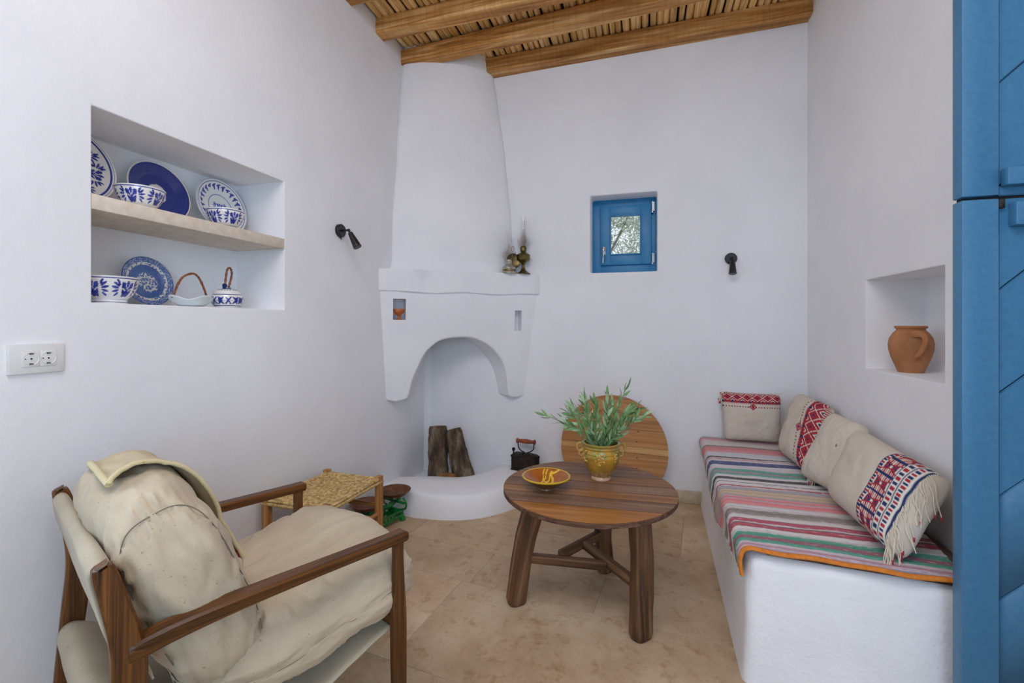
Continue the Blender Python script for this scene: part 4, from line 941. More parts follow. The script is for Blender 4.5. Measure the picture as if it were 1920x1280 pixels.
# ================================================================== STOOL AND SCALES
st = thing('rush_stool', 'beech stool with a woven rush seat against the left wall', 'stool', (-1.478, 1.882, 0), R(-2))
sx, sy, sz = .178, .214, .455
for a in (-1, 1):
    for b in (-1, 1):
        box('leg', (a * (sx - .016), b * (sy - .016), (sz + .008) / 2), (.032, .032, sz + .008), 'stool', st, .004, gc=axis_mtx((0, 0, 1)))
for a in (-1, 1):
    for zz in (.10, .27): tube('stretcher', [(a * (sx - .016), -(sy - .02), zz), (a * (sx - .016), 0, zz), (a * (sx - .016), sy - .02, zz)], [.010, .0125, .010], 'stool', st, 12, gc=True)
for b in (-1, 1):
    for zz in (.14, .31): tube('stretcher', [(-(sx - .02), b * (sy - .016), zz), (0, b * (sy - .016), zz), (sx - .02, b * (sy - .016), zz)], [.010, .0125, .010], 'stool', st, 12, gc=True)
def rush(name, hx, hy, z, th, parent, n=220, pitch=.0105, notch=.030):
    """envelope weave: four triangular fields, strands parallel to the nearest rail"""
    V = []; col = []; idx = {}
    us = np.linspace(-1.0, 1.0, n)
    for i, u in enumerate(us):
        for j, v in enumerate(us):
            x, y = u * hx, v * hy; dx, dy = hx - abs(x), hy - abs(y); m = min(dx, dy); edge = max(0, 1 - m / .016)
            along, across = (x, dy) if dy < dx else (y, dx)
            s_ = across / pitch + .25 * fbm((along * 14, across * 30, 0), 1, 2); hgt = abs(math.sin(PI * s_)) ** .6; tw = .5 + .5 * math.sin(along * 520 + math.floor(s_) * 2.1 + 5 * fbm((along * 30, across * 60, 2), 1, 2))
            zz = z - edge ** 2 * th * .55 + .0032 * hgt + .0012 * tw * hgt + .002 * fbm((x * 9, y * 9, 1), 1, 2) - .006 * math.exp(-((dx - dy) / .006) ** 2) * .5
            zz -= .010 * (1 - edge) * (1 - (x / hx) ** 2) * (1 - (y / hy) ** 2)
            V.append((x, y, zz)); t = fbm((along * 40, math.floor(s_) * .7, 5), 1.5, 2) + .25 * (tw - .5)
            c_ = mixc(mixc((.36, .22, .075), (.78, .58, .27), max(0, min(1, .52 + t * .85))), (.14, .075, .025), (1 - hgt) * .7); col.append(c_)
    F = grid_faces(n, n); k = len(V); ring = [(i, 0) for i in range(n)] + [(n - 1, j) for j in range(1, n)] + [(i, n - 1) for i in range(n - 2, -1, -1)] + [(0, j) for j in range(n - 2, 0, -1)]
    m_ = len(ring); LV = 12
    for q in range(1, LV + 1):
        for (i, j) in ring:
            x, y, zz = V[i * n + j]; al = (x if j in (0, n - 1) else y); s_ = al / pitch + .2 * fbm((al * 10, q * .4, 0), 1, 2); hgt = abs(math.sin(PI * s_)) ** .6; f = .0015 * hgt + .004 * math.sin(PI * q / LV)
            nx = (1 if i == n - 1 else -1 if i == 0 else 0); ny = (1 if j == n - 1 else -1 if j == 0 else 0)
            V.append((x + nx * f, y + ny * f, z - th * .55 - th * q / LV * .75 )); t = fbm((q * 1.2, math.floor(s_) * .7, 9), 1.5, 2)
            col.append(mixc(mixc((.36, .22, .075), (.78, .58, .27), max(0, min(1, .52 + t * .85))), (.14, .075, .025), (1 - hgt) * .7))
    top_ = [i * n + j for i, j in ring]
    for q in range(LV):
        for a in range(m_):
            A = top_[a] if q == 0 else k + (q - 1) * m_ + a; B = top_[(a + 1) % m_] if q == 0 else k + (q - 1) * m_ + (a + 1) % m_; c2 = k + q * m_ + (a + 1) % m_; d2 = k + q * m_ + a; F.append((A, d2, c2, B))
    F.append(tuple(k + (LV - 1) * m_ + a for a in range(m_)))
    F2 = []
    for f in F:
        F2.append(f)
    o = mesh_np(name, V, F2, 'rushmat', parent, True, col); return o
rs_ = rush('rush_seat', sx - .004, sy - .004, sz - .004, .022, st)
rush('rush_shelf', sx - .03, sy - .03, .255, .014, st, n=110, pitch=.012)

sc = thing('balance_scales', 'green cast iron balance scales with two rusty pans, on the floor beyond the stool', 'scales', (-1.545, 2.475, 0), R(-14))
bm = bmesh.new()
for s_ in (-1, 1):
    add_box(bm, (s_ * .055, 0, .035), (.012, .27, .020), bev=.003); add_box(bm, (s_ * .055, 0, .066), (.008, .25, .012), bev=.002)
    for k in range(9): add_box(bm, (s_ * .055, -.112 + k * .028, .05), (.006, .007, .034), Matrix.Rotation((.5 if k % 2 else -.5), 3, 'X'))
for b in (-1, 1): add_box(bm, (0, b * .125, .045), (.12, .012, .05), bev=.003)
from_bm('lattice_base', bm, 'green', sc)
for a in (-1, 1):
    for b in (-1, 1): box('foot', (a * .056, b * .126, .013), (.026, .03, .026), 'green', sc, .004)
bm = bmesh.new(); add_tube(bm, smooth_path([(0, -.12, .115), (0, -.06, .098), (0, 0, .112), (0, .06, .098), (0, .12, .115)], 5), .012, 8, squash=(1.2, .6, (0, 0, 1))); add_box(bm, (0, 0, .085), (.022, .022, .07), bev=.003); from_bm('beam', bm, 'green', sc)
for b in (-1, 1):
    bm = bmesh.new(); zc = .128
    add_box(bm, (0, b * .115, zc - .01), (.17, .014, .012), bev=.003); add_box(bm, (0, b * .115, zc - .01), (.014, .10, .012), bev=.003)
    for s_ in (-1, 1): add_tube(bm, smooth_path([(s_ * .055, b * .115, .075), (s_ * .092, b * .115, .09), (s_ * .094, b * .115, .125), (s_ * .07, b * .115, .148)], 5), .006, 8); add_tube(bm, [(s_ * .03, b * .115, zc - .01), (s_ * .03, b * .115, zc + .016)], .010, 10)
    from_bm('pan_cross', bm, 'green' if b > 0 else 'green', sc)
    lathe('pan', [(0, .0), (.064, .0), (.076, .006), (.094, .024), (.101, .031), (.102, .033), (.099, .033), (.092, .026), (.074, .009), (.062, .004), (0, .003)], 'rust', sc, 48, loc=(0, b * .112, .150 if b < 0 else .158))

# ================================================================== STRIPED RUG
WHT = (.70, .66, .63); 
stripes = [(3.40, hexc('b4a08c')), (3.357, hexc('d99aa6')), (3.30, hexc('e4c3c8')), (3.261, hexc('ddd3d0')), (3.148, hexc('8d8279')), (3.115, hexc('e0838b')), (3.05, hexc('e49aa0')), (3.003, hexc('d3d3da')), (2.935, hexc('d8d6d8')),
           (2.915, hexc('3d3f38')), (2.885, hexc('d6c6c8')), (2.871, hexc('d08d99')), (2.850, hexc('e0d6d4')), (2.818, hexc('2c3f80')), (2.750, hexc('ddd8da')), (2.690, hexc('d4bcc6')), (2.668, hexc('3fa68d')), (2.635, hexc('9c8f98')), (2.607, hexc('44a78f')), (2.580, hexc('e0dbdb')), (2.543, hexc('24262b')), (2.503, hexc('e2dbd8')),
           (2.470, hexc('454c78')), (2.445, hexc('e4dcd8')), (2.410, hexc('b03a50')), (2.400, hexc('e4dcd8')), (2.385, hexc('a9a4b2')), (2.344, hexc('cdb497')), (2.272, hexc('a9a4ae')), (2.255, hexc('e8868a')), (2.228, hexc('c3a0a4')), (2.215, hexc('ea8288')), (2.169, hexc('d9d3d2')), (2.110, hexc('8b7f78')), (2.062, hexc('ddd6d2')), (2.018, hexc('b43252')), (1.988, hexc('e0d6d4')), (1.972, hexc('5a4450')), (1.964, hexc('b8344f')), (1.932, hexc('e0dad6')), (1.890, hexc('2f9c80')), (1.856, hexc('8e4456')), (1.838, hexc('33a287')), (1.810, hexc('ddc4c8')), (1.790, hexc('c98f9c')), (1.778, hexc('d5c2cc')), (1.765, hexc('a0a6bd')), (1.755, hexc('d8b7bf'))]
sy_ = np.array([s[0] for s in stripes]); scol = [tuple(lerp(c, q, .14) for c, q in zip(s[1][:3], (.74, .70, .70))) for s in stripes]
rg_ = thing('striped_rug', 'multicoloured striped rag rug draped over the masonry bench, orange bound end', 'rug', (.7, 2.55, .456))
NY, NX = 560, 84
xf = lambda y: float(np.interp(y, [1.74, 1.80, 3.40], [.350, .346, .398]))
drop = lambda y: .085 + .03 * math.sin(y * 3.1 + .4) + .012 * math.sin(y * 11) - .012 * sstep(2.1, 1.80, y) - .02 * sstep(3.1, 3.38, y)
V = []; col = []
for i in range(NY):
    t = i / (NY - 1)
    for j in range(NX):
        q = j / (NX - 1); y0 = 1.752 - .006 * 0; y = lerp(1.745, 3.375, t)
        xfr = xf(y) - .012; dp = drop(y); xb = lerp(.955, 1.005, min(1, t * 6)) if t < .2 else 1.01
        rr = .022; L1 = xb - (xfr + rr); L2 = rr * PI / 2; L3 = dp; s_ = q * (L1 + L2 + L3)
        yo = y + .010 * math.sin(s_ * 9 + y * 4) * sstep(0, .1, t) + (-.035 * q * q * (1 - t) ** 3 if t < .1 else 0) * 0
        if s_ < L1: x, z, nx, nz = xb - s_, .010, 0, 1
        elif s_ < L1 + L2: a = (s_ - L1) / rr; x, z, nx, nz = xfr + rr - rr * math.sin(a), .010 - rr + rr * math.cos(a), -math.sin(a), math.cos(a)
        else: d = s_ - L1 - L2; x, z, nx, nz = xfr - .010 * math.sin(d * 22 + y * 5) * min(1, d * 12) - .004, .010 - rr - d, -1, 0
        b_ = .0022 * fbm((x * 3, yo * 26, z * 3), 1, 2) + .0035 * fbm((x * 4, yo * 5, z * 4), 1, 2, 5) + .003; sl_ = .0015 * math.sin(yo * 170)
        # the drape narrows along the far end
        yo2 = yo - .055 * (1 - t) ** 8 * max(0, x - .36) / .6
        V.append((x + nx * (b_ + sl_) - .7, yo2 + .012 * fbm((x * 3, y * 2, 3), 1, 2) - 2.55, z + nz * (b_ + sl_)))
        yy = yo + .004 * fbm((x * 8 + z * 8, y * 3, 2), 1, 2) + .002 * fbm((x * 60 + z * 60, y * 60, 2), 1, 2)
        k = int(np.clip(np.searchsorted(-sy_, -yy, side='right') - 1, 0, len(scol) - 1)); c_ = scol[k]
        lum = sum(c_) / 3; n_ = fbm((x * 55 + z * 55, yy * 260, 0), 1, 2); n3 = fbm((x * 9 + z * 9, yy * 120, 4), 1, 2)
        c_ = mixc(c_, WHT if lum < .5 else (.42, .36, .42), max(0, min(.75, (n_ - .28) * 1.4))); 
        if abs(sy_[k] - 2.470) < .001 and n3 < -.02: c_ = WHT
        if yy < 1.80: c_ = mixc(c_, (.20, .26, .45) if n_ > 0 else (.62, .28, .34), .45 if abs(n_) > .22 else 0)
        col.append(mixc(c_, (c_[0] * .8, c_[1] * .8, c_[2] * .8), .5 + .5 * math.sin(yy * 1400)))
mesh_np('rug_weave', V, grid_faces(NY, NX), 'rug', rg_, True, col)
edge = []
for q in np.linspace(0, 1, 60):
    j = q * (NX - 1); i0 = int(j); v = Vector(V[min(i0, NX - 1)]); edge.append(v + Vector((0, -.006, .001)) + Vector((0, .004 * math.sin(q * 16), .002 * math.sin(q * 23))))
edge = [Vector((1.0 - .7, 1.692 - 2.55, .009)), ] + edge
tube('orange_binding', edge, .0125, 'orange', rg_, 10, squash=(.55, 1.0, (0, 0, 1)))
fr = bmesh.new(); rs = random.Random(8)
for k in range(110):
    t = rs.random(); i = int(t * (NY - 1)); v = Vector(V[i * NX + NX - 1]); l = rs.uniform(.004, .016)
    add_tube(fr, [v, v + Vector((rs.uniform(-.006, 0), rs.uniform(-.004, .004), -l))], .0011, 4)
for k in range(60):
    x = rs.uniform(.40, 1.0) - .7; add_tube(fr, [(x, 3.372 - 2.55, .012), (x + rs.uniform(-.008, .008), 3.384 - 2.55, .012 + rs.uniform(-.003, .006))], .0012, 4)
tag(from_bm('rug_fringe', fr, 'thread', rg_), kind='stuff')

# ================================================================== CUSHIONS ON THE BENCH
CR = (.66, .59, .50); RD = (.40, .035, .05); NV = (.03, .045, .13); CW2 = (.74, .69, .62)
def lattice(s, t, w, nd):
    """red band with diamonds; s across band 0..1 from the outer edge, t along 0..1"""
    x = t * nd; fx = abs((x % 1) - .5) * 2; y = s
    d = fx + abs(y - .5) * 2 / .95
    if .93 < d < 1.10: return CW2
    if d < .22: return NV
    if .45 < d < .52 and int(x * 7) % 2: return NV
    if d > 1.10:
        d2 = abs(fx - 1) + abs((y if y < .5 else 1 - y)) * 2.2
        return NV if d2 < .28 else (CW2 if d2 < .5 else RD)
    return RD
def emb_band(s, t, big=True):
    """greek band: s distance from edge as a fraction of the cushion length"""
    if s < .02: return RD if int(t * 60) % 2 else CR
    if s < .17: return lattice((s - .02) / .15, t, .15, 6)
    if s < .215: return RD if (int(t * 34) % 5) else NV
    if s < .23: return RD if int(t * 60) % 2 else CR
    if big and abs(t - .5) / .07 + abs(s - .285) / .075 < 1: return NV if abs(t - .5) / .07 + abs(s - .285) / .075 < .22 else (RD if not .5 < abs(t - .5) / .07 + abs(s - .285) / .075 < .58 else CW2)
    if .285 < s < .305 and (t * 22) % 1 < .45: return RD if int(t * 22) % 3 else NV
    return None
def emb_blocks(s, t):
    """wide patterned end with stacked blocks"""
    def ln(a, b): return a < s < b
    if ln(.005, .02) or ln(.075, .083) or ln(.135, .143) or ln(.345, .352) or ln(.362, .366): return NV
    if ln(.02, .075): return (RD if int(t * 22) % 2 else NV) if (t * 22) % 1 > .35 and ln(.03, .066) else CW2
    if ln(.083, .135): return (NV if int(t * 16) % 2 else RD) if (t * 16) % 1 > .4 and ln(.09, .128) else CW2
    if ln(.143, .31):
        y = (t * 4.5) % 1; q = (s - .143) / .167
        w_ = .44 - abs(q - .5) * .35
        if abs(y - .5) < .07: return NV
        if abs(y - .5) < w_: return RD if (int(q * 16) % 2 or abs(y - .5) > w_ - .08) else CW2
        return (RD if fbm((q * 6, t * 40, 1), 1.6, 2) > 0 else NV) if abs(abs(q - .5) - .25) < .16 else CW2
    if ln(.31, .345): return (RD if int(t * 26) % 2 else NV) if (t * 26) % 1 > .3 else CW2
    return None
def cushion(name, label, TF, TN, BN, BF, th, colfn, nu=150, nv=120, puff=.5, group='cushions on the bench', seed=0, grain=.012, back=None):
    """TF/TN/BN/BF: top far, top near, bottom near, bottom far corners of the seam"""
    TF, TN, BN, BF = map(Vector, (TF, TN, BN, BF)); base = (TF + TN + BN + BF) / 4
    nrm = ((TN - BF).cross(TF - BN)).normalized()
    if nrm.x > 0 and abs(nrm.x) > abs(nrm.y): nrm = -nrm
    if abs(nrm.y) >= abs(nrm.x) and nrm.y > 0: nrm = -nrm
    t_ = thing(name, label, 'cushion', base, group=group); V = []; col = []
    for side in (1, -1):
        for i in range(nu):
            u = i / (nu - 1)
            for j in range(nv):
                v = j / (nv - 1); a, b = 2 * u - 1, 2 * v - 1
                pu = .035 * (1 - b * b) * -a; pv = .04 * (1 - a * a) * -b; uu = u + pu * .6; vv = v + pv * .6
                p = (TF * (1 - uu) + TN * uu) * (1 - vv) + (BF * (1 - uu) + BN * uu) * vv
                h_ = (max(0, 1 - a ** 4) * max(0, 1 - b ** 4)) ** puff
                w = .006 * fbm((u * 3, v * 3, seed), 1, 3) + .003 * fbm((u * 7, v * 7, seed + 3), 1, 2); ed = min(u, 1 - u, v, 1 - v)
                w += .004 * math.sin((u + v) * 30 + seed) * math.exp(-ed * 14) * (1 if side > 0 else 0)
                p = p.lerp(base, .085 * (a * a * b * b) ** 3)
                V.append(p + nrm * side * (th * (1 if side > 0 else .42) * h_ + w * h_) - base)
                c_ = colfn(u, v) if side > 0 else (back(u, v) if back else None)
                st_ = fbm((u * 2, v * 2, seed + 9), 1.3, 3)
                c0 = mixc(CR, (.60, .50, .38), max(0, st_) * .7); col.append(c_ or c0)
    F = grid_faces(nu, nv) + [tuple(reversed(f)) for f in grid_faces(nu, nv, off=nu * nv)]
    o = mesh_np('cushion_cover', V, F, 'cloth', t_, True, col)
    bm = bmesh.new(); bm.from_mesh(o.data); bmesh.ops.remove_doubles(bm, verts=bm.verts, dist=.0001); bmesh.ops.recalc_face_normals(bm, faces=bm.faces); bm.to_mesh(o.data); bm.free()
    def at(u, v, off=0): 
        a, b = 2 * u - 1, 2 * v - 1; h_ = (max(0, 1 - a ** 4) * max(0, 1 - b ** 4)) ** puff; p = (TF * (1 - u) + TN * u) * (1 - v) + (BF * (1 - u) + BN * u) * v
        return p + nrm * (th * h_ + off) - base
    return t_, at, nrm
c1, at1, n1 = cushion('embroidered_cushion', 'square cream cushion with a red embroidered top edge, standing against the back wall', (.505, 3.335, .795), (.872, 3.335, .790), (.858, 3.285, .478), (.520, 3.285, .478), .072, lambda u, v: emb_band(v, u), seed=1, puff=.42)
c2, at2, n2 = cushion('embroidered_cushion', 'cream cushion with a broad red embroidered end, in the corner behind the plain cushion', (.995, 3.31, .800), (1.0, 2.84, .800), (.815, 2.50, .475), (.80, 3.05, .475), .085, lambda u, v: emb_band((1 - u) * .82, v), seed=4, puff=.40)
c3, at3, n3_ = cushion('plain_cushion', 'plain cream cushion with a small brown stain, leaning between the two long cushions', (.945, 2.655, .800), (.985, 2.42, .785), (.865, 2.24, .478), (.775, 2.60, .478), .075, lambda u, v: (.30, .17, .07) if ell(u, v, .72, .42, .018, .02, .4) < 1 + .6 * fbm((u * 60, v * 60, 0), 1, 2) else None, seed=7, puff=.36)
c4, at4, n4 = cushion('embroidered_cushion', 'largest cream cushion at the near end, red and blue patterned band with knotted fringe', (.975, 2.43, .765), (.985, 1.83, .735), (.80, 1.745, .478), (.80, 2.30, .478), .100, lambda u, v: emb_blocks((1 - u) * 1.18 - .05, v) if (1 - u) * 1.18 > .05 else None, seed=11, puff=.42)
def strands(parent, starts, name='fringe', dirf=None, seed=0, tips=True):
    rs = random.Random(seed); bm = bmesh.new(); br = bmesh.new()
    for p in starts:
        p = Vector(p); d = dirf(rs); l = d.length; P = [p]
        for k in range(1, 5): P.append(P[-1] + d * .25 + Vector((rs.uniform(-.12, .12), rs.uniform(-.12, .12), rs.uniform(-.10, .06))) * l + Vector((0, 0, -.05 * l * k)))
        S = smooth_path(P, 3); add_tube(bm, S, .0013, 5)
        if tips and rs.random() < .5: add_tube(br, [S[-1], S[-1] + Vector((0, 0, -.014))], [.0028, .0022], 6)
    tag(from_bm(name, bm, 'thread', parent), kind='stuff')
    if len(br.verts): tag(from_bm('tassel', br, 'redthread', parent), kind='stuff')
    else: br.free()
strands(c4, [at4(.955 + .004 * math.sin(k), .03 + .94 * k / 59, .003) for k in range(60)], dirf=lambda r: Vector((r.uniform(-.012, .004), -.028 + r.uniform(-.01, .01), -.045 - r.random() * .03)), seed=3)
strands(c1, [at1(.02 + .04 * (k % 3), .01 + .02 * k / 26, .002) for k in range(26)], dirf=lambda r: Vector((-.02 * r.random(), -.004, r.uniform(-.045, .01))), seed=4)
strands(c1, [at1(.90 + .1 * k / 14, .0, .002) for k in range(14)], dirf=lambda r: Vector((.012 * r.uniform(-1, 1), -.004, r.uniform(-.005, .02))), seed=5, tips=False)
strands(c2, [at2(.97, .80 + .2 * k / 30, .004) for k in range(30)], dirf=lambda r: Vector((-.022 * r.random(), -.030 * r.random(), -.02)), seed=6)

# ================================================================== ARMCHAIR
CO = Vector((-.701, 1.218, 0)); CH = R(62)
ch = thing('armchair', 'oak framed armchair with puffy undyed canvas cushions', 'armchair', CO, CH)   # local x forward, y to the far side
CWD = .64
def sweep_rect(name, pts, mat, parent, y, th, bev=.006, n=6):
    """side rail: pts = (x, z, half width) along a path in the x-z plane, thickness th across y"""
    P = smooth_path([(a, b, c_) for a, b, c_ in pts], n); bm = bmesh.new(); rings = []
    for i, p in enumerate(P):
        q0, q1 = P[max(0, i - 1)], P[min(len(P) - 1, i + 1)]; d = Vector((q1.x - q0.x, q1.y - q0.y)).normalized(); nn = Vector((-d.y, d.x)); w = p.z; ring = []
        b_ = min(bev, w * .6)
        for (a, c_) in ((w - b_, -th / 2), (w, -th / 2 + b_), (w, th / 2 - b_), (w - b_, th / 2), (-w + b_, th / 2), (-w, th / 2 - b_), (-w, -th / 2 + b_), (-w + b_, -th / 2)):
            ring.append(bm.verts.new((p.x + nn.x * a, y + c_, p.y + nn.y * a)))
        rings.append(ring)
    for i in range(len(rings) - 1):
        for j in range(8): bm.faces.new((rings[i][j], rings[i][(j + 1) % 8], rings[i + 1][(j + 1) % 8], rings[i + 1][j]))
    bm.faces.new(rings[0][::-1]); bm.faces.new(rings[-1])
    return from_bm(name, bm, mat, parent, gc=axis_mtx((P[-1].x - P[0].x, 0, P[-1].y - P[0].y)), auto=35)
for y in (0, CWD):
    sweep_rect('rear_leg', [(-.672, 0, .019), (-.655, .20, .023), (-.634, .42, .027), (-.622, .54, .029), (-.628, .62, .026), (-.645, .70, .022), (-.661, .768, .018), (-.663, .777, .011)], 'chair', ch, y, .030)
    sweep_rect('front_leg', [(.002, 0, .015), (.000, .15, .021), (-.002, .36, .023), (-.003, .48, .017), (-.004, .56, .0145), (-.004, .606, .017)], 'chair', ch, y, .028)
    # arm: flat rounded bar flaring at the rear joint and the front end
    P = smooth_path([(-.625, 0, .585), (-.57, 0, .598), (-.45, 0, .607), (-.25, 0, .610), (-.05, 0, .611), (.005, 0, .612), (.022, 0, .612)], 6); bm = bmesh.new(); rings = []
    for i, p in enumerate(P):
        t = i / (len(P) - 1); w = float(np.interp(t, [0, .1, .3, .8, .93, 1], [.017, .021, .024, .022, .024, .014])); hh = float(np.interp(t, [0, .2, .5, .9, 1], [.021, .019, .0145, .0145, .010]))
        rings.append([bm.verts.new((p.x, y + a * w, p.z + b * hh)) for a, b in ((-.75, 1), (-1, .7), (-1, -.3), (-.7, -1), (.7, -1), (1, -.3), (1, .7), (.75, 1))])
    for i in range(len(rings) - 1):
        for j in range(8): bm.faces.new((rings[i][j], rings[i][(j + 1) % 8], rings[i + 1][(j + 1) % 8], rings[i + 1][j]))
    bm.faces.new(rings[0][::-1]); bm.faces.new(rings[-1]); from_bm('armrest', bm, 'chair', ch, gc=axis_mtx((1, 0, 0)), auto=35)
tube('back_rail', [(-.657, .0, .750), (-.657, CWD, .750)], .012, 'chair', ch, 12, gc=True)
tube('rear_rail', [(-.640, .0, .37), (-.640, CWD, .37)], .016, 'chair', ch, 12, gc=True)
bar('front_rail', (-.003, 0, .365), (-.003, CWD, .365), .026, .05, 'chair', ch, .005)
# fabric sleeve over the back rail and the slung canvas
def sheet(name, prof, y0, y1, mat, parent, th=.004, ny=30, wr=.003, seed=0, dens=5):
    P = smooth_path([(a, b, 0) for a, b in prof], dens); V = []; n = len(P)
    for side in (0, 1):
        for i, p in enumerate(P):
            q0, q1 = P[max(0, i - 1)], P[min(n - 1, i + 1)]; d = Vector((q1.x - q0.x, q1.y - q0.y)).normalized(); nn = Vector((-d.y, d.x))
            for j in range(ny):
                t = j / (ny - 1); w = wr * fbm((p.x * 9, t * 3, p.y * 9), 1, 2, seed) + (th / 2 if side else -th / 2); V.append((p.x + nn.x * w, lerp(y0, y1, t), p.y + nn.y * w))
    F = grid_faces(n, ny) + [tuple(reversed(f)) for f in grid_faces(n, ny, off=n * ny)]; k = n * ny
    F += [(i * ny, (i + 1) * ny, k + (i + 1) * ny, k + i * ny) for i in range(n - 1)] + [((i + 1) * ny - 1, k + (i + 1) * ny - 1, k + (i + 2) * ny - 1, (i + 2) * ny - 1) for i in range(n - 1)]
    F += [(j, j + 1, k + j + 1, k + j) for j in range(ny - 1)] + [((n - 1) * ny + j, k + (n - 1) * ny + j, k + (n - 1) * ny + j + 1, (n - 1) * ny + j + 1) for j in range(ny - 1)]
    return mesh_np(name, V, F, mat, parent)
sheet('back_sling', [(-.58, .50), (-.618, .64), (-.640, .74), (-.657, .769), (-.674, .762), (-.676, .74), (-.660, .66), (-.645, .60)], .020, CWD - .020, 'sling', ch, wr=.004)
sheet('seat_sling', [(-.58, .36), (-.635, .395), (-.664, .380), (-.664, .33), (-.635, .265), (-.57, .215), (-.42, .215), (-.22, .262), (-.06, .322), (.012, .345), (.018, .375), (-.002, .395), (-.03, .385)], .020, CWD - .020, 'sling', ch, wr=.006)
SE = 3.6
def sell(a, b, c_, n=SE):
    q = (abs(a) ** n + abs(b) ** n + abs(c_) ** n) ** (1 / n); return a / q, b / q, c_ / q
def pouf(name, cen, U, Vv, W_, hu, hv, hw, mat, parent, n=SE, N=44, wr=.010, seed=0, mod=None):
    """puffy boxed cushion: superellipsoid with folds; U, Vv, W_ unit axes"""
    bm = bmesh.new(); g = np.tan(np.linspace(-1, 1, N) * .9) / math.tan(.9); vd = {}
    def vt(a, b, c_):
        key = (round(a, 5), round(b, 5), round(c_, 5))
        if key not in vd:
            x, y, z = sell(a, b, c_, n); nn = Vector((abs(x) ** (n - 1) * (1 if x > 0 else -1), abs(y) ** (n - 1) * (1 if y > 0 else -1), abs(z) ** (n - 1) * (1 if z > 0 else -1))).normalized()
            w = wr * (fbm((x * 1.6, y * 2.2, z * 1.6), 1, 2, seed) + .5 * fbm((x * 3.2, y * 7, z * 3.2), 1, 3, seed + 2))
            w += .008 * math.exp(-((abs(y) - .78) / .10) ** 2) * fbm((x * 9 + 3, z * 9, seed), 1, 2) * 2.3
            sm = .004 * math.exp(-((abs(y) - .80) / .012) ** 2)
            if mod: x, y, z, e = mod(x, y, z); w += e
            p = cen + U * (x * hu) + Vv * (y * hv) + W_ * (z * hw) + (U * nn.x + Vv * nn.y + W_ * nn.z) * (w - sm); vd[key] = bm.verts.new(p)
        return vd[key]
    for ax in range(3):
        for s_ in (-1., 1.):
            for i in range(N - 1):
                for j in range(N - 1):
                    q = []
                    for (di, dj) in ((0, 0), (1, 0), (1, 1), (0, 1)):
                        k = [g[i + di], g[j + dj]]; k.insert(ax, s_); q.append(vt(*map(float, k)))
                    try: bm.faces.new(q)
                    except ValueError: pass
    bmesh.ops.recalc_face_normals(bm, faces=bm.faces); return from_bm(name, bm, mat, parent, auto=0)
EX, EY, EZ = Vector((1, 0, 0)), Vector((0, 1, 0)), Vector((0, 0, 1))
bU = Vector((-.36, 0, .933)).normalized(); bN = Vector((.933, 0, .36)).normalized()
BC = Vector((-.487, CWD / 2, .612)); BH, BT, BWD = .285, .112, .312
sU = Vector((.985, 0, .17)).normalized(); sN = Vector((-.17, 0, .985)).normalized()
def seatmod(x, y, z): return x, y, z - (.22 * (1 - x) * .5 if z > 0 else 0) + .0, .012 * math.exp(-((x - .75) / .3) ** 2)
SC = Vector((-.195, CWD / 2, .425)); SL, STK, SWD = .315, .105, .318
pouf('seat_cushion', SC, sU, EY, sN, SL, SWD, STK, 'canvas', ch, seed=3, mod=seatmod, wr=.012)
bcush = pouf('back_cushion', BC, bN, EY, bU, BT, BWD, BH, 'canvas', ch, seed=8, wr=.014, n=3.2)
def sell_loop(cen, A, B, ha, hb, y, n, yscale, N=120, off=.0):
    rem = max(.0001, 1 - abs(y) ** n) ** (1 / n); out = []
    for k in range(N):
        a = 2 * PI * k / N; c_, s_ = math.cos(a), math.sin(a); q = (abs(c_) ** n + abs(s_) ** n) ** (1 / n)
        out.append(cen + A * (c_ / q * rem * (ha + off / rem)) + B * (s_ / q * rem * (hb + off / rem)) + EY * (y * yscale))
    return out
for y in (-.80, .80):
    sl_ = sell_loop(BC, bN, bU, BT, BH, y, 3.2, BWD, off=.002); k0 = min(range(120), key=lambda k: sl_[k].z); sl_ = [p for p in sl_[k0:] + sl_[:k0] if p.z > .47]
    tube('back_seam', sl_, .0014, 'seam', bcush, 5)
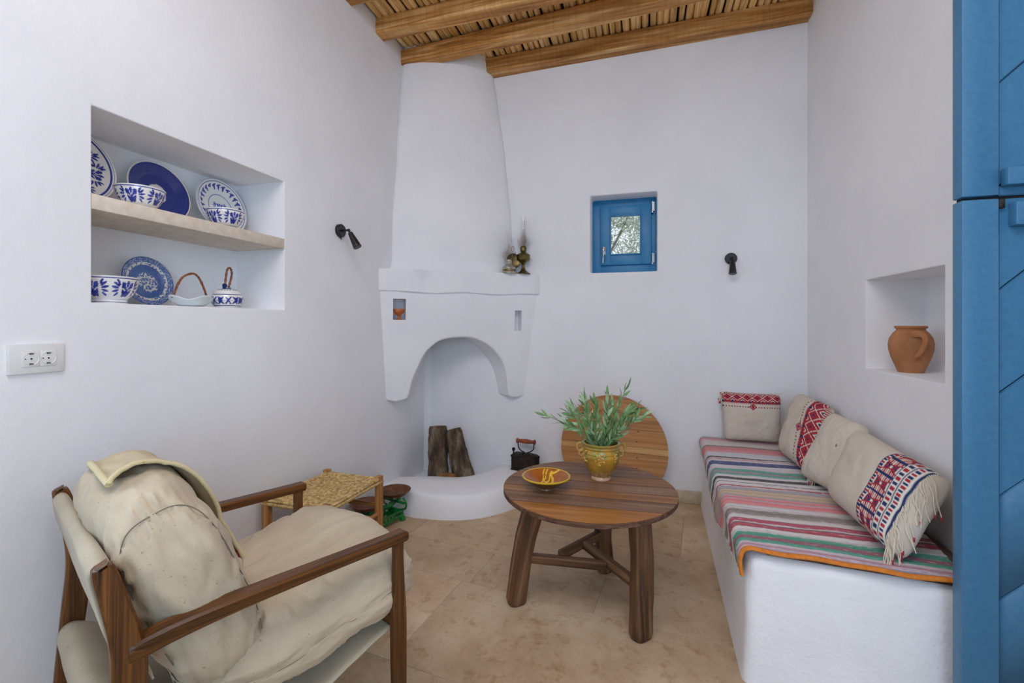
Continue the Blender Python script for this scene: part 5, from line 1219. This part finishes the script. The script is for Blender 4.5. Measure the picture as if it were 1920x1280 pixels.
# cloth draped over the top of the back cushion, following its surface
cl = thing('draped_cloth', 'cream cloth with a red embroidered end, draped over the top of the armchair back', 'cloth', CO, CH)
V = []; col = []; nT, nY = 110, 46
for side in (0, 1):
    for i in range(nT):
        t = i / (nT - 1); a = lerp(1.80, -.28, t)         # angle in (normal, up) plane
        for j in range(nY):
            s_ = j / (nY - 1); yy = lerp(-.38 + .20 * t + .02 * math.sin(t * 9), .93 - .25 * max(0, t - .3), s_); rem = (1 - abs(yy) ** 3.2) ** (1 / 3.2)
            c_, sn = math.cos(a), math.sin(a); q = (abs(c_) ** 3.2 + abs(sn) ** 3.2) ** (1 / 3.2)
            lift = .012 + .006 * fbm((t * 5, s_ * 4, 0), 1, 3) + .018 * math.exp(-(s_ / .10) ** 2) * (.4 + .6 * abs(math.sin(t * 8))) + .012 * math.exp(-(t / .04) ** 2) * abs(math.sin(s_ * 9)) - (.0035 if side else 0)
            V.append(BC + bN * (c_ / q * rem * BT) + bU * (sn / q * rem * BH) + EY * (yy * BWD) + (bN * c_ + bU * sn).normalized() * lift)
            cc = (.55, .47, .32)
            if t > .90 and not side:
                cc = RD if fbm((t * 90, s_ * 30, 2), 1, 2) > -.15 else CW2
            elif t > .90: cc = (.5, .10, .10)
            col.append(cc)
F = grid_faces(nT, nY) + [tuple(reversed(f)) for f in grid_faces(nT, nY, off=nT * nY)]; k = nT * nY
F += [(i * nY, (i + 1) * nY, k + (i + 1) * nY, k + i * nY) for i in range(nT - 1)] + [(j, k + j, k + j + 1, j + 1) for j in range(nY - 1)] + [((nT - 1) * nY + j, (nT - 1) * nY + j + 1, k + (nT - 1) * nY + j + 1, k + (nT - 1) * nY + j) for j in range(nY - 1)]
o = mesh_np('cloth_sheet', V, F, 'cloth', cl, True, col)
hem = [Vector(V[i * nY]) + EZ * .001 for i in range(nT)]; tube('cloth_hem', hem, .0055, 'drape', cl, 8)
hem = [Vector(V[j]) for j in range(nY)]; tube('cloth_hem', hem, .008, 'drape', cl, 8)
strands(cl, [V[(nT - 1) * nY + j] for j in range(0, nY, 2)], dirf=lambda r: Vector((.010, -.01 + .02 * r.random(), -.03)), seed=9, tips=False)

# the chair stands slightly racked: its far side sits a little further back
shear = Matrix(((1, -.07, 0, 0), (0, 1, 0, 0), (0, 0, 1, 0), (0, 0, 0, 1)))
for o in list(ch.children_recursive) + list(cl.children_recursive): o.data.transform(shear)
